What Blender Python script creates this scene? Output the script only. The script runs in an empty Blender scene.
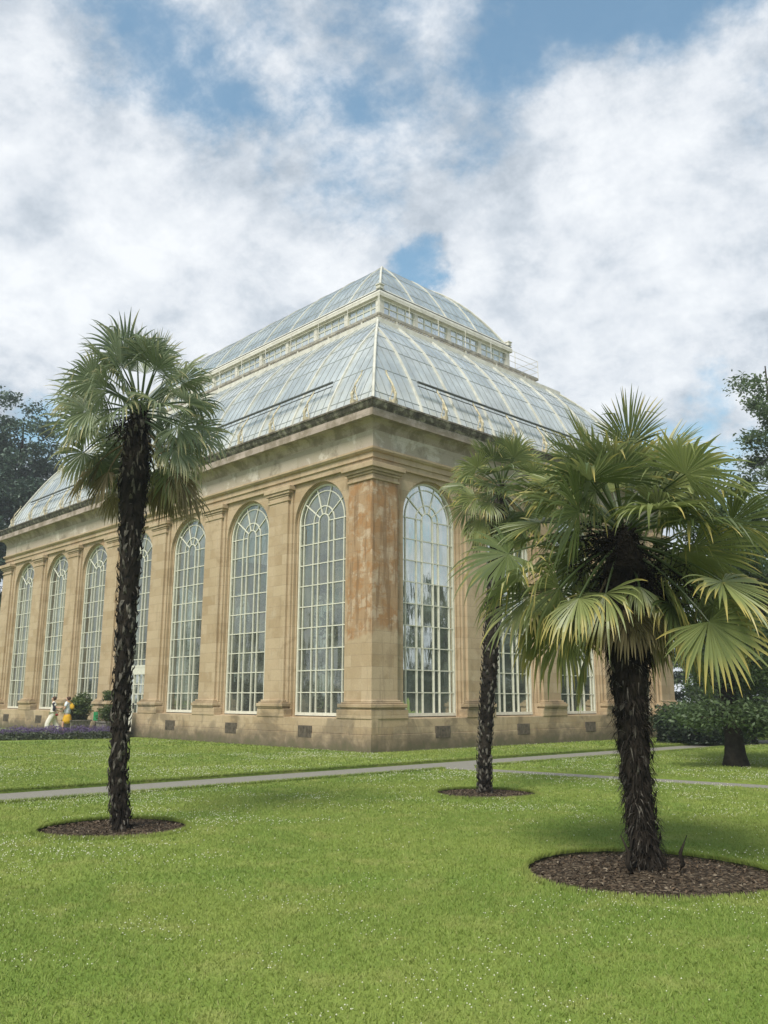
import bpy, bmesh, math, random
import numpy as np
from mathutils import Vector, Matrix, noise
random.seed(7); rng = np.random.default_rng(7)
PI = math.pi
sc = bpy.context.scene
C = sc.collection
YAW = 0.7618
CX, CY = -0.3782, 26.9518
WB, LB = 19.12, 31.93            # palm house: short side, long side
DR = (math.cos(YAW), math.sin(YAW)); DL = (-math.sin(YAW), math.cos(YAW))
def loc2w(x, y, z=0): return Vector((CX+DR[0]*x+DL[0]*y, CY+DR[1]*x+DL[1]*y, z))

# ------------------------------------------------------------------ materials
def new_mat(name):
    m = bpy.data.materials.new(name); m.use_nodes = True
    nt = m.node_tree
    for n in list(nt.nodes): nt.nodes.remove(n)
    out = nt.nodes.new('ShaderNodeOutputMaterial')
    return m, nt, out
class NG:
    """small node helper"""
    def __init__(s, nt): s.nt = nt
    def n(s, t, **k):
        nd = s.nt.nodes.new(t)
        for a, b in k.items(): setattr(nd, a, b)
        return nd
    def l(s, a, b): s.nt.links.new(a, b)
    def put(s, sock, v):
        if isinstance(v, (int, float)): sock.default_value = v
        elif isinstance(v, (tuple, list)): sock.default_value = tuple(v)+((1,) if len(v) == 3 and len(sock.default_value) == 4 else ())
        else: s.l(v, sock)
    def obj(s): return s.n('ShaderNodeTexCoord').outputs['Object']
    def sep(s, v): nd = s.n('ShaderNodeSeparateXYZ'); s.l(v, nd.inputs[0]); return nd.outputs
    def comb(s, x, y, z=0.):
        nd = s.n('ShaderNodeCombineXYZ')
        for i, v in enumerate((x, y, z)): s.put(nd.inputs[i], v)
        return nd.outputs[0]
    def math(s, op, a, b=0., c=None, clamp=False):
        nd = s.n('ShaderNodeMath', operation=op, use_clamp=clamp); s.put(nd.inputs[0], a); s.put(nd.inputs[1], b)
        if c is not None: s.put(nd.inputs[2], c)
        return nd.outputs[0]
    def noise(s, v, scale, detail=4, rough=.55, dist=0., col=False):
        nd = s.n('ShaderNodeTexNoise'); s.l(v, nd.inputs['Vector'])
        nd.inputs['Scale'].default_value = scale; nd.inputs['Detail'].default_value = detail
        nd.inputs['Roughness'].default_value = rough; nd.inputs['Distortion'].default_value = dist
        return nd.outputs['Color' if col else 'Fac']
    def ramp(s, f, stops):
        nd = s.n('ShaderNodeValToRGB'); s.l(f, nd.inputs[0]); cr = nd.color_ramp
        while len(cr.elements) < len(stops): cr.elements.new(0)
        for e, (p, c) in zip(cr.elements, stops):
            e.position = p; e.color = tuple(c)+(1,) if len(c) == 3 else c
        return nd.outputs[0]
    def rng(s, f, a, b, c=0., d=1., smooth=True):
        nd = s.n('ShaderNodeMapRange'); nd.interpolation_type = 'SMOOTHSTEP' if smooth else 'LINEAR'
        s.put(nd.inputs[0], f)
        for i, v in enumerate((a, b, c, d)): nd.inputs[i+1].default_value = v
        return nd.outputs[0]
    def mix(s, f, a, b, mode='MIX'):
        nd = s.n('ShaderNodeMix', data_type='RGBA', blend_type=mode)
        s.put(nd.inputs[0], f); s.put(nd.inputs[6], a); s.put(nd.inputs[7], b)
        return nd.outputs[2]
    def scalev(s, v, x, y, z):
        nd = s.n('ShaderNodeMapping'); s.l(v, nd.inputs[0]); nd.inputs['Scale'].default_value = (x, y, z); return nd.outputs[0]
    def bump(s, h, st, d=.02, normal=None):
        nd = s.n('ShaderNodeBump'); s.l(h, nd.inputs['Height']); nd.inputs['Strength'].default_value = st; nd.inputs['Distance'].default_value = d
        if normal: s.l(normal, nd.inputs['Normal'])
        return nd.outputs[0]
    def pbr(s, col, rough=.8, normal=None, spec=.3, **k):
        nd = s.n('ShaderNodeBsdfPrincipled'); s.put(nd.inputs['Base Color'], col); s.put(nd.inputs['Roughness'], rough)
        nd.inputs['Specular IOR Level'].default_value = spec
        if normal: s.l(normal, nd.inputs['Normal'])
        for a, b in k.items(): s.put(nd.inputs[a], b)
        return nd.outputs[0]

def simple(name, col, rough=.6, var=.15, scale=6., spec=.3, bump=.15, alt=None):
    m, nt, out = new_mat(name); g = NG(nt); o = g.obj()
    n = g.noise(o, scale, 5, .6)
    a = tuple(c*(1-var) for c in col); b = alt or tuple(min(1, c*(1+var)) for c in col)
    g.l(g.pbr(g.ramp(n, [(.3, a), (.7, b)]), rough, g.bump(n, bump), spec), out.inputs[0]); return m

def stone_mat(name, kind):
    m, nt, out = new_mat(name); g = NG(nt); o = g.obj(); x, y, z = g.sep(o)
    along = g.math('SUBTRACT', y, x)
    bv = g.comb(along, z, 0.)
    br = g.n('ShaderNodeTexBrick'); g.l(bv, br.inputs['Vector'])
    br.offset = .5
    br.inputs['Color1'].default_value = (0, 0, 0, 1); br.inputs['Color2'].default_value = (1, 1, 1, 1); br.inputs['Mortar'].default_value = (.5, .5, .5, 1)
    br.inputs['Scale'].default_value = 1; br.inputs['Mortar Size'].default_value = .006; br.inputs['Mortar Smooth'].default_value = .3
    br.inputs['Brick Width'].default_value = .95 if kind != 'frieze' else 1.6; br.inputs['Row Height'].default_value = .37 if kind != 'frieze' else .78
    br.inputs['Bias'].default_value = 0
    big = g.noise(o, .55, 5, .6, .5); med = g.noise(o, 2.3, 6, .65, .3); fine = g.noise(o, 22, 6, .7)
    streak = g.noise(g.scalev(o, 2.2, 2.2, .22), 1.6, 6, .65, .3)
    if kind in ('ashlar', 'plinth', 'band'):
        c = g.mix(br.outputs['Color'], (.370, .268, .155), (.485, .378, .245))
        c = g.mix(g.rng(big, .42, .62, 0, .8), c, (.50, .385, .25)); c = g.mix(g.rng(g.noise(o, 1.0, 6, .65, .8), .55, .66, 0, .5), c, (.30, .215, .125))
        c = g.mix(g.rng(med, .52, .75, 0, .45), c, (.52, .43, .31))
        c = g.mix(g.rng(streak, .56, .75, 0, .55), c, (.26, .20, .135))
    if kind == 'ashlar':   # weathered corner pier: orange-brown staining with its own ragged outline
        d = g.math('MAXIMUM', g.math('ABSOLUTE', g.math('SUBTRACT', x, .6)), g.math('ABSOLUTE', g.math('SUBTRACT', y, .6)))
        near = g.rng(d, .75, 1.15, 1, 0)
        hz = g.math('ADD', z, g.math('MULTIPLY', g.math('SUBTRACT', g.noise(o, 1.3, 3), .5), 1.6))
        up = g.rng(hz, 3.5, 3.8)
        st = g.math('MULTIPLY', near, up)
        patch = g.rng(med, .42, .56)
        c = g.mix(g.math('MULTIPLY', st, .95), c, g.mix(patch, (.36, .195, .085), (.38, .25, .14)))
        pale = g.math('MULTIPLY', st, g.rng(g.noise(g.scalev(o, 1, 1, 1.2), 1.7, 7, .7, .3), .50, .60, 0, .75))
        c = g.mix(pale, c, (.52, .41, .29))
        c = g.mix(g.math('MULTIPLY', st, g.rng(g.noise(g.scalev(o, 3, 3, .25), 1.8, 6, .65), .48, .62, 0, .7)), c, (.20, .12, .06))
        # rusty run beside a down pipe on the long front
        c = g.mix(g.math('MULTIPLY', g.rng(g.math('ABSOLUTE', g.math('SUBTRACT', y, 19.75)), .1, .45, .7, 0), g.rng(streak, .35, .5)), c, (.30, .15, .06))
    if kind == 'plinth':
        zz = g.math('ADD', z, g.math('MULTIPLY', g.math('SUBTRACT', med, .5), 1.1))
        c = g.mix(g.rng(zz, .15, .75, .88, .0), c, (.15, .12, .085))
        c = g.mix(g.rng(g.noise(o, .9, 5, .6, .6), .5, .62, 0, .5), c, (.12, .10, .07))
        c = g.mix(g.rng(zz, .0, .3, .5, 0), c, (.08, .095, .04))
    if kind == 'band':
        c = g.mix(g.rng(g.noise(o, 1.1, 6, .7, .6), .45, .7, 0, .55), c, (.30, .23, .15))
    if kind == 'frieze':
        c = g.mix(br.outputs['Color'], (.39, .33, .26), (.47, .405, .325))
        c = g.mix(g.rng(big, .35, .6, 0, .6), c, (.38, .335, .24))
        c = g.mix(g.rng(g.noise(g.scalev(o, 1, 1, 1.3), .95, 7, .68, .4), .53, .63, 0, .75), c, (.62, .57, .48))
        c = g.mix(g.rng(g.noise(o, 1.2, 6, .7, .2), .52, .68, 0, .7), c, (.19, .165, .12))
    if kind == 'cornice':
        c = g.mix(br.outputs['Color'], (.38, .315, .265), (.46, .38, .32))
        c = g.mix(g.rng(g.noise(o, 1.5, 7, .7, .3), .42, .6, 0, .8), c, (.20, .165, .115))
    if kind == 'gutter':
        c = g.ramp(g.noise(o, 3.2, 8, .75, .3), [(.36, (.04, .035, .03)), (.50, (.12, .105, .085)), (.62, (.36, .33, .27))])
    c = g.mix(g.rng(fine, .3, .7, .18, 0), c, (.15, .11, .07))
    mort = g.rng(br.outputs['Fac'], 0, 1, 0, .5 if kind in ('ashlar', 'plinth') else .3)
    c = g.mix(mort, c, (.20, .155, .10))
    h = g.math('ADD', g.math('MULTIPLY', fine, .5), g.math('MULTIPLY', br.outputs['Fac'], -1.2))
    h = g.math('ADD', h, g.math('MULTIPLY', g.noise(o, 6, 6, .7), .6))
    g.l(g.pbr(c, .9, g.bump(h, .45, .02), .15), out.inputs[0]); return m

M = {}
for k in ('ashlar', 'plinth', 'band', 'frieze', 'cornice', 'gutter'): M[k] = stone_mat('sandstone_'+k, k)
M['white'] = simple('window_paint', (.62, .605, .50), .5, .12, 9)
M['cream'] = simple('cream_iron_paint', (.58, .55, .46), .55, .18, 3.5, alt=(.68, .65, .57))
M['ribpaint'] = simple('rib_paint', (.54, .52, .43), .55, .2, 3, alt=(.64, .62, .54))
M['lichen'] = simple('lichened_iron', (.50, .44, .30), .8, .4, 8)
M['rustiron'] = simple('walkway_iron', (.27, .25, .21), .75, .5, 4, alt=(.44, .41, .34))
M['bars'] = simple('glazing_bar_paint', (.24, .26, .25), .6, .2, 3)
M['dark'] = simple('dark_iron', (.035, .033, .03), .6, .4, 6)
M['darkrail'] = simple('dark_rail_paint', (.10, .105, .10), .6, .3, 4)
M['grille'] = simple('vent_iron', (.115, .095, .07), .7, .5, 8)
M['floorin'] = simple('glasshouse_soil', (.06, .05, .035), .95, .4, 3)
def glass_window():
    m, nt, out = new_mat('window_glass'); g = NG(nt); o = g.obj()
    tr = g.n('ShaderNodeBsdfTransparent'); g.put(tr.inputs[0], (.62, .67, .58))
    gl = g.n('ShaderNodeBsdfGlossy'); gl.inputs['Roughness'].default_value = .03; g.put(gl.inputs[0], (.74, .77, .73))
    x, y, z = g.sep(o)
    sn = g.n('ShaderNodeVectorMath', operation='SNAP'); g.l(g.comb(g.math('SUBTRACT', y, x), g.math('SUBTRACT', z, .35), 0.), sn.inputs[0]); sn.inputs[1].default_value = (.56, .731, 1)
    wn_ = g.n('ShaderNodeTexWhiteNoise', noise_dimensions='3D'); g.l(sn.outputs[0], wn_.inputs['Vector'])
    tl = g.n('ShaderNodeVectorMath', operation='MULTIPLY_ADD'); g.l(wn_.outputs['Color'], tl.inputs[0]); tl.inputs[1].default_value = (.07, .07, .07); g.l(g.n('ShaderNodeNewGeometry').outputs['Normal'], tl.inputs[2])
    tn = g.n('ShaderNodeVectorMath', operation='ADD'); g.l(tl.outputs[0], tn.inputs[0]); tn.inputs[1].default_value = (-.035, -.035, -.035)
    nn_ = g.n('ShaderNodeVectorMath', operation='NORMALIZE'); g.l(tn.outputs[0], nn_.inputs[0])
    g.l(g.bump(g.noise(g.scalev(o, 2.5, 2.5, .5), 1.4, 3), .22, .03, nn_.outputs[0]), gl.inputs['Normal'])
    df = g.n('ShaderNodeBsdfDiffuse'); g.put(df.inputs[0], (.36, .38, .31))
    a = g.n('ShaderNodeMixShader'); lw = g.n('ShaderNodeLayerWeight'); lw.inputs[0].default_value = .35
    g.l(g.rng(lw.outputs['Fresnel'], 0, 1, .24, .88, False), a.inputs[0]); g.l(tr.outputs[0], a.inputs[1]); g.l(gl.outputs[0], a.inputs[2])
    b = g.n('ShaderNodeMixShader'); g.l(g.rng(g.noise(o, .8, 4, .6), .35, .75, .10, .36), b.inputs[0]); g.l(a.outputs[0], b.inputs[1]); g.l(df.outputs[0], b.inputs[2])
    g.l(b.outputs[0], out.inputs[0]); return m
def glass_roof(name, opac_lo, opac_hi, col, dirt):
    m, nt, out = new_mat(name); g = NG(nt); o = g.obj(); x, y, z = g.sep(o)
    n1 = g.noise(o, .35, 5, .6, .4); n2 = g.noise(g.scalev(o, 1, 1, .35), 1.9, 6, .7); n3 = g.noise(o, 5, 4, .7)
    # each row of panes was whitened a little differently
    br = g.n('ShaderNodeTexWhiteNoise', noise_dimensions='3D')
    snap = g.n('ShaderNodeVectorMath', operation='SNAP'); g.l(g.comb(g.math('ADD', x, .13), g.math('ADD', y, .11), z), snap.inputs[0]); snap.inputs[1].default_value = (.47, .47, .9)
    g.l(snap.outputs[0], br.inputs['Vector'])
    c = g.mix(g.rng(n2, .35, .7), col, tuple(min(1, q*1.25+.03) for q in col))
    c = g.mix(g.rng(n3, .55, .75, 0, .35), c, dirt)
    c = g.mix(g.math('MULTIPLY', br.outputs[0], .2), c, tuple(q*.5 for q in col))
    low = g.rng(z, 11.2, 13.2, .85, .0)
    c = g.mix(g.math('MULTIPLY', low, g.rng(n3, .35, .6, .35, 1)), c, (.72, .73, .67))
    df = g.n('ShaderNodeBsdfDiffuse'); g.l(c, df.inputs[0])
    tl = g.n('ShaderNodeBsdfTranslucent'); g.l(c, tl.inputs[0])
    dm = g.n('ShaderNodeMixShader'); dm.inputs[0].default_value = .35; g.l(df.outputs[0], dm.inputs[1]); g.l(tl.outputs[0], dm.inputs[2])
    tr = g.n('ShaderNodeBsdfTransparent'); g.put(tr.inputs[0], (.80, .88, .88))
    gl = g.n('ShaderNodeBsdfGlossy'); gl.inputs['Roughness'].default_value = .12; g.put(gl.inputs[0], (.9, .95, 1.))
    op = g.math('ADD', g.rng(n1, .35, .65, opac_lo, opac_hi), g.math('MULTIPLY', low, .25), clamp=True)
    a = g.n('ShaderNodeMixShader'); g.l(op, a.inputs[0]); g.l(tr.outputs[0], a.inputs[1]); g.l(dm.outputs[0], a.inputs[2])
    b = g.n('ShaderNodeMixShader'); lw = g.n('ShaderNodeLayerWeight'); lw.inputs[0].default_value = .3
    g.l(g.rng(lw.outputs['Fresnel'], 0, 1, .12, .7, False), b.inputs[0]); g.l(a.outputs[0], b.inputs[1]); g.l(gl.outputs[0], b.inputs[2])
    g.l(b.outputs[0], out.inputs[0]); return m
M['glass'] = glass_window()
def glass_sky_tint():
    m, nt, out = new_mat('lantern_glass'); g = NG(nt)
    tr = g.n('ShaderNodeBsdfTransparent'); g.put(tr.inputs[0], (.85, .9, .92))
    gl = g.n('ShaderNodeBsdfGlossy'); gl.inputs['Roughness'].default_value = .05; g.put(gl.inputs[0], (.95, .98, 1.))
    df = g.n('ShaderNodeBsdfDiffuse'); g.put(df.inputs[0], (.62, .68, .71))  # blue-white diffuse colour stands in for sky reflected in the panes
    a = g.n('ShaderNodeMixShader'); a.inputs[0].default_value = .5; g.l(tr.outputs[0], a.inputs[1]); g.l(gl.outputs[0], a.inputs[2])
    b = g.n('ShaderNodeMixShader'); g.l(g.rng(g.noise(g.obj(), 1.6, 4, .6), .35, .65, .15, .6), b.inputs[0]); g.l(a.outputs[0], b.inputs[1]); g.l(df.outputs[0], b.inputs[2])
    g.l(b.outputs[0], out.inputs[0]); return m
M['glass_sky_tint'] = glass_sky_tint()
M['glass_low'] = glass_roof('whitened_roof_glass', .66, .90, (.64, .675, .665), (.50, .50, .42))
M['glass_top'] = glass_roof('upper_roof_glass', .50, .72, (.56, .62, .635), (.40, .42, .38))

def leaf_mat(name, c0, c1, tip, trans=.35, rough=.5, spec=.35):
    """colour attribute 'v': r = random tint, g = position along the leaf"""
    m, nt, out = new_mat(name); g = NG(nt)
    at = g.n('ShaderNodeAttribute', attribute_name='v'); r, gg, b = g.sep(at.outputs['Color'])
    c = g.mix(r, c0, c1)
    c = g.mix(g.math('MULTIPLY', gg, b), c, tip)
    p = g.pbr(c, rough, None, spec)
    t = g.n('ShaderNodeBsdfTranslucent'); g.l(g.mix(.5, c, tuple(min(1, q*1.5) for q in c1)), t.inputs[0])
    ms = g.n('ShaderNodeMixShader'); ms.inputs[0].default_value = trans; g.l(p, ms.inputs[1]); g.l(t.outputs[0], ms.inputs[2])
    g.l(ms.outputs[0], out.inputs[0]); return m
M['fan'] = leaf_mat('palm_leaf', (.080, .112, .036), (.245, .275, .100), (.55, .43, .13), .28, .42, .45)
M['fan_far'] = leaf_mat('palm_leaf_greyer', (.125, .165, .095), (.270, .310, .180), (.55, .47, .25), .28, .48, .4)
M['deadfan'] = leaf_mat('dead_palm_leaf', (.14, .11, .06), (.30, .25, .15), (.34, .28, .17), .12, .8, .1)
M['petiole'] = simple('palm_petiole', (.10, .125, .045), .5, .3, 8)
M['fibre'] = simple('palm_trunk_fibre', (.011, .0095, .008), .95, .6, 6, .1, .8, alt=(.036, .029, .022))
M['stub'] = simple('palm_leaf_stub', (.085, .075, .06), .9, .6, 20, .1, .5, alt=(.16, .145, .12))
M['bark'] = simple('tree_bark', (.035, .029, .022), .95, .5, 9, .1, .8)
M['evergreen'] = leaf_mat('dark_evergreen_leaf', (.035, .062, .044), (.085, .130, .085), (.03, .05, .03), .15, .5)
M['holly'] = leaf_mat('mid_green_leaf', (.030, .052, .018), (.085, .125, .045), (.1, .13, .05), .3, .5)
M['pale_leaf'] = leaf_mat('pale_green_leaf', (.050, .080, .030), (.13, .18, .075), (.1, .13, .05), .35, .5)
M['shrub'] = leaf_mat('shrub_leaf', (.035, .06, .015), (.12, .16, .045), (.1, .13, .05), .3, .5)
M['darkhedge'] = leaf_mat('dark_shrub_leaf', (.012, .024, .010), (.035, .058, .022), (.1, .13, .05), .2, .5)
M['lavleaf'] = leaf_mat('lavender_leaf', (.06, .075, .045), (.13, .15, .09), (.1, .13, .05), .1, .7)
M['lavflower'] = leaf_mat('lavender_flower', (.075, .050, .12), (.15, .105, .21), (.1, .13, .05), .1, .7)

def lawn_color(g, o):
    a = g.noise(o, .28, 4, .6, .4); b = g.noise(o, 1.7, 5, .65); c = g.noise(o, 9, 4, .7)
    col = g.mix(g.rng(a, .35, .65), (.170, .255, .046), (.262, .322, .070))
    col = g.mix(g.rng(b, .48, .70, 0, .8), col, (.345, .36, .11))
    col = g.mix(g.rng(c, .48, .7, 0, .35), col, (.112, .190, .028))
    return col
def lawn_mat():
    m, nt, out = new_mat('lawn_turf'); g = NG(nt); o = g.obj()
    col = lawn_color(g, o)
    f = g.noise(o, 55, 3, .7)
    col = g.mix(g.rng(f, .35, .65, .3, 0), col, (.07, .12, .02))
    g.l(g.pbr(col, .9, g.bump(f, .8, .03), .1), out.inputs[0]); return m
def blade_mat():
    m, nt, out = new_mat('grass_blade'); g = NG(nt); o = g.obj()
    at = g.n('ShaderNodeAttribute', attribute_name='v'); r, gg, b = g.sep(at.outputs['Color'])
    col = g.mix(g.math('MULTIPLY', r, .6), lawn_color(g, o), (.35, .40, .10))
    col = g.mix(g.math('MULTIPLY', b, .8), col, (.36, .33, .15))
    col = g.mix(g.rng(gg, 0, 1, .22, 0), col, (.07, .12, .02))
    t = g.n('ShaderNodeBsdfTranslucent'); g.l(col, t.inputs[0])
    ms = g.n('ShaderNodeMixShader'); ms.inputs[0].default_value = .3; g.l(g.pbr(col, .6, None, .25), ms.inputs[1]); g.l(t.outputs[0], ms.inputs[2])
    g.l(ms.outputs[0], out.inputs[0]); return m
M['lawn'] = lawn_mat(); M['blade'] = blade_mat()
def path_mat():
    m, nt, out = new_mat('gravelled_path'); g = NG(nt); o = g.obj()
    n = g.noise(o, 45, 5, .75); b = g.noise(o, 1.1, 5, .6)
    c = g.ramp(n, [(.3, (.13, .122, .10)), (.6, (.25, .235, .195)), (.8, (.35, .335, .285))])
    c = g.mix(g.rng(b, .45, .7, 0, .45), c, (.22, .20, .165))
    g.l(g.pbr(c, .95, g.bump(n, .4, .01), .15), out.inputs[0]); return m
M['path'] = path_mat()
def mulch_mat():
    m, nt, out = new_mat('bark_mulch'); g = NG(nt); o = g.obj()
    v = g.n('ShaderNodeTexVoronoi'); g.l(o, v.inputs['Vector']); v.inputs['Scale'].default_value = 32
    w = g.sep(v.outputs['Color'])[0]
    c = g.ramp(w, [(0, (.022, .016, .011)), (.55, (.055, .040, .026)), (.85, (.11, .082, .055)), (1, (.20, .16, .11))])
    g.l(g.pbr(c, .95, g.bump(v.outputs['Distance'], .9, .03), .1), out.inputs[0]); return m
M['mulch'] = mulch_mat()
M['chip'] = leaf_mat('mulch_chip', (.03, .022, .015), (.12, .085, .055), (.22, .18, .13), .0, .9, .1)
M['soil'] = simple('cut_turf_edge', (.035, .035, .015), .95, .4, 12)

# ------------------------------------------------------------------ mesh helpers
class MB:
    def __init__(s): s.v = []; s.f = []; s.m = []; s.mi = 0
    def add(s, vs, fs):
        b = len(s.v); s.v += [tuple(p) for p in vs]; s.f += [tuple(b+i for i in f) for f in fs]; s.m += [s.mi]*len(fs)
    def box(s, x0, x1, y0, y1, z0, z1):
        vs = [(x0, y0, z0), (x1, y0, z0), (x1, y1, z0), (x0, y1, z0), (x0, y0, z1), (x1, y0, z1), (x1, y1, z1), (x0, y1, z1)]
        s.add(vs, [(0, 3, 2, 1), (4, 5, 6, 7), (0, 1, 5, 4), (1, 2, 6, 5), (2, 3, 7, 6), (3, 0, 4, 7)])
    def fbox(s, F, t0, t1, o0, o1, z0, z1):
        a = F(t0, o0, z0); b = F(t1, o1, z1)
        s.box(min(a[0], b[0]), max(a[0], b[0]), min(a[1], b[1]), max(a[1], b[1]), z0, z1)
    def tube(s, pts, rad, n=6, cap=True):
        pts = [Vector(p) for p in pts]
        if isinstance(rad, (int, float)): rad = [rad]*len(pts)
        b = len(s.v); up = Vector((0, 0, 1))
        for i, p in enumerate(pts):
            d = (pts[min(i+1, len(pts)-1)]-pts[max(i-1, 0)]).normalized()
            a = d.cross(up if abs(d.z) < .95 else Vector((1, 0, 0))).normalized(); c = d.cross(a)
            for k in range(n):
                q = p+(a*math.cos(2*PI*k/n)+c*math.sin(2*PI*k/n))*rad[i]; s.v.append(tuple(q))
        for i in range(len(pts)-1):
            for k in range(n):
                s.f.append((b+i*n+k, b+i*n+(k+1) % n, b+(i+1)*n+(k+1) % n, b+(i+1)*n+k)); s.m.append(s.mi)
        if cap:
            s.f.append(tuple(b+k for k in range(n))); s.m.append(s.mi)
            s.f.append(tuple(b+(len(pts)-1)*n+k for k in reversed(range(n)))); s.m.append(s.mi)
    def sweep(s, prof, closed=True, L=None, W=None):
        """profile of (inset, z) carried round the building's rectangle with mitred corners"""
        L = L or LB; W = W or WB
        n = len(prof); b = len(s.v)
        for (o, z) in prof:
            s.v += [(o, o, z), (W-o, o, z), (W-o, L-o, z), (o, L-o, z)]
        for i in range(n if closed else n-1):
            j = (i+1) % n
            for k in range(4):
                l = (k+1) % 4
                s.f.append((b+4*i+k, b+4*i+l, b+4*j+l, b+4*j+k)); s.m.append(s.mi)
    def build(s, name, mat, parent=None, smooth=False, recalc=True, bevel=0):
        me = bpy.data.meshes.new(name); me.from_pydata(s.v, [], s.f)
        mats = mat if isinstance(mat, list) else [mat]
        for q in mats: me.materials.append(q)
        if len(mats) > 1: me.polygons.foreach_set('material_index', s.m)
        if recalc:
            bm = bmesh.new(); bm.from_mesh(me); bmesh.ops.recalc_face_normals(bm, faces=bm.faces); bm.to_mesh(me); bm.free()
        if smooth: me.polygons.foreach_set('use_smooth', [True]*len(me.polygons))
        me.update()
        o = bpy.data.objects.new(name, me); C.objects.link(o); o.parent = parent
        if bevel:
            bv = o.modifiers.new('bevel', 'BEVEL'); bv.width = bevel; bv.segments = 2; bv.limit_method = 'ANGLE'
        return o

def tag(o, label=None, cat=None, group=None, kind=None):
    for k, v in (('label', label), ('category', cat), ('group', group), ('kind', kind)):
        if v: o[k] = v
    return o
def empty(name, loc, rz, label, cat, group=None):
    o = bpy.data.objects.new(name, None); C.objects.link(o); o.location = loc; o.rotation_euler = (0, 0, rz)
    o.empty_display_size = .3
    return tag(o, label, cat, group)
def copy_tree(o, parent=None):
    c = o.copy(); C.objects.link(c)
    if parent: c.parent = parent
    for ch in [q for q in bpy.data.objects if q.parent == o]: copy_tree(ch, c)
    return c
def np_mesh(name, verts, faces, mat, parent=None, vcol=None, smooth=False):
    """verts (N,3); faces (M,k) of equal size; vcol (N,3)"""
    me = bpy.data.meshes.new(name); n, k = faces.shape
    me.vertices.add(len(verts)); me.vertices.foreach_set('co', np.ascontiguousarray(verts, dtype=np.float32).ravel())
    me.loops.add(n*k); me.loops.foreach_set('vertex_index', np.ascontiguousarray(faces, dtype=np.int32).ravel())
    me.polygons.add(n); me.polygons.foreach_set('loop_start', np.arange(0, n*k, k, dtype=np.int32))
    me.polygons.foreach_set('loop_total', np.full(n, k, dtype=np.int32))
    if smooth: me.polygons.foreach_set('use_smooth', np.ones(n, dtype=bool))
    me.materials.append(mat); me.update(calc_edges=True)
    if vcol is not None:
        at = me.color_attributes.new('v', 'FLOAT_COLOR', 'POINT')
        c = np.ones((len(verts), 4), np.float32); c[:, :3] = vcol; at.data.foreach_set('color', c.ravel())
    o = bpy.data.objects.new(name, me); C.objects.link(o); o.parent = parent
    return o
def leaves_np(centers, size, aspect=.5, up=.3, tint=None, r=None):
    r = r or rng
    n = len(centers)
    nrm = r.normal(size=(n, 3)); nrm[:, 2] = np.abs(nrm[:, 2])+up; nrm /= np.linalg.norm(nrm, axis=1)[:, None]
    a = np.cross(nrm, r.normal(size=(n, 3))); a /= np.linalg.norm(a, axis=1)[:, None]+1e-9; b = np.cross(nrm, a)
    sz = size*(r.random(n)*.7+.65)[:, None]
    v = np.stack([centers-a*sz, centers-b*sz*aspect+nrm*sz*.15, centers+a*sz, centers+b*sz*aspect+nrm*sz*.15], 1).reshape(-1, 3)
    f = np.arange(4*n).reshape(n, 4)
    t = r.random(n) if tint is None else np.clip(tint+r.normal(size=n)*.15, 0, 1)
    col = np.zeros((n, 4, 3)); col[:, :, 0] = t[:, None]
    return v, f, col.reshape(-1, 3)

# ------------------------------------------------------------------ camera, world, sun
PITCH = .2138
cam = bpy.data.cameras.new('camera'); co = bpy.data.objects.new('camera', cam); C.objects.link(co); sc.camera = co
co.location = (0, 0, 1.6)
co.rotation_euler = (Matrix.Rotation(PI/2+PITCH, 3, 'X') @ Matrix.Rotation(.003, 3, 'Z')).to_euler()
cam.sensor_fit = 'VERTICAL'; cam.sensor_height = 36; cam.lens = 861.5/1024*36; cam.clip_end = 3000; cam.clip_start = .1
sc.render.resolution_x = 768; sc.render.resolution_y = 1024
def pix_dir(px, py):
    u = (512-py); f = 861.5; c, s = math.cos(PITCH), math.sin(PITCH)
    return Vector((px-384, f*c-u*s, f*s+u*c)).normalized()
def at_dist(px, py, Y):      # the point on the pixel's ray at ground distance Y
    d = pix_dir(px, py); k = Y/d.y; return Vector((d.x*k, Y, 1.6+d.z*k))

SUN_EL, SUN_AZ = math.radians(52), math.radians(205)     # azimuth clockwise from +Y
sd = Vector((math.sin(SUN_AZ)*math.cos(SUN_EL), math.cos(SUN_AZ)*math.cos(SUN_EL), math.sin(SUN_EL)))
sl = bpy.data.lights.new('sun', 'SUN'); sl.energy = 3.2; sl.angle = math.radians(20); sl.color = (1, .95, .87)
so = bpy.data.objects.new('sun', sl); C.objects.link(so); so.rotation_euler = sd.to_track_quat('Z', 'Y').to_euler(); so.location = sd*60

w = bpy.data.worlds.new('World'); sc.world = w; w.use_nodes = True
nt = w.node_tree
for n in list(nt.nodes): nt.nodes.remove(n)
g = NG(nt); wo = g.n('ShaderNodeOutputWorld')
sky = g.n('ShaderNodeTexSky', sky_type='NISHITA'); sky.sun_disc = False; sky.sun_elevation = SUN_EL; sky.sun_rotation = SUN_AZ
sky.air_density = 1.2; sky.dust_density = 1.2; sky.ozone_density = 1.5
b1 = g.n('ShaderNodeBackground'); g.l(g.mix(1., sky.outputs[0], (.92, 1.28, 1.22), 'MULTIPLY'), b1.inputs[0]); b1.inputs[1].default_value = .105
tc = g.n('ShaderNodeTexCoord').outputs['Generated']
nv = g.n('ShaderNodeVectorMath', operation='NORMALIZE'); g.l(tc, nv.inputs[0]); vdir = nv.outputs[0]
x, y, z = g.sep(vdir)
zz = g.math('ADD', g.math('MAXIMUM', z, 0.), .55)
uv = g.comb(g.math('DIVIDE', x, zz), g.math('DIVIDE', y, zz), 0.)
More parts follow.
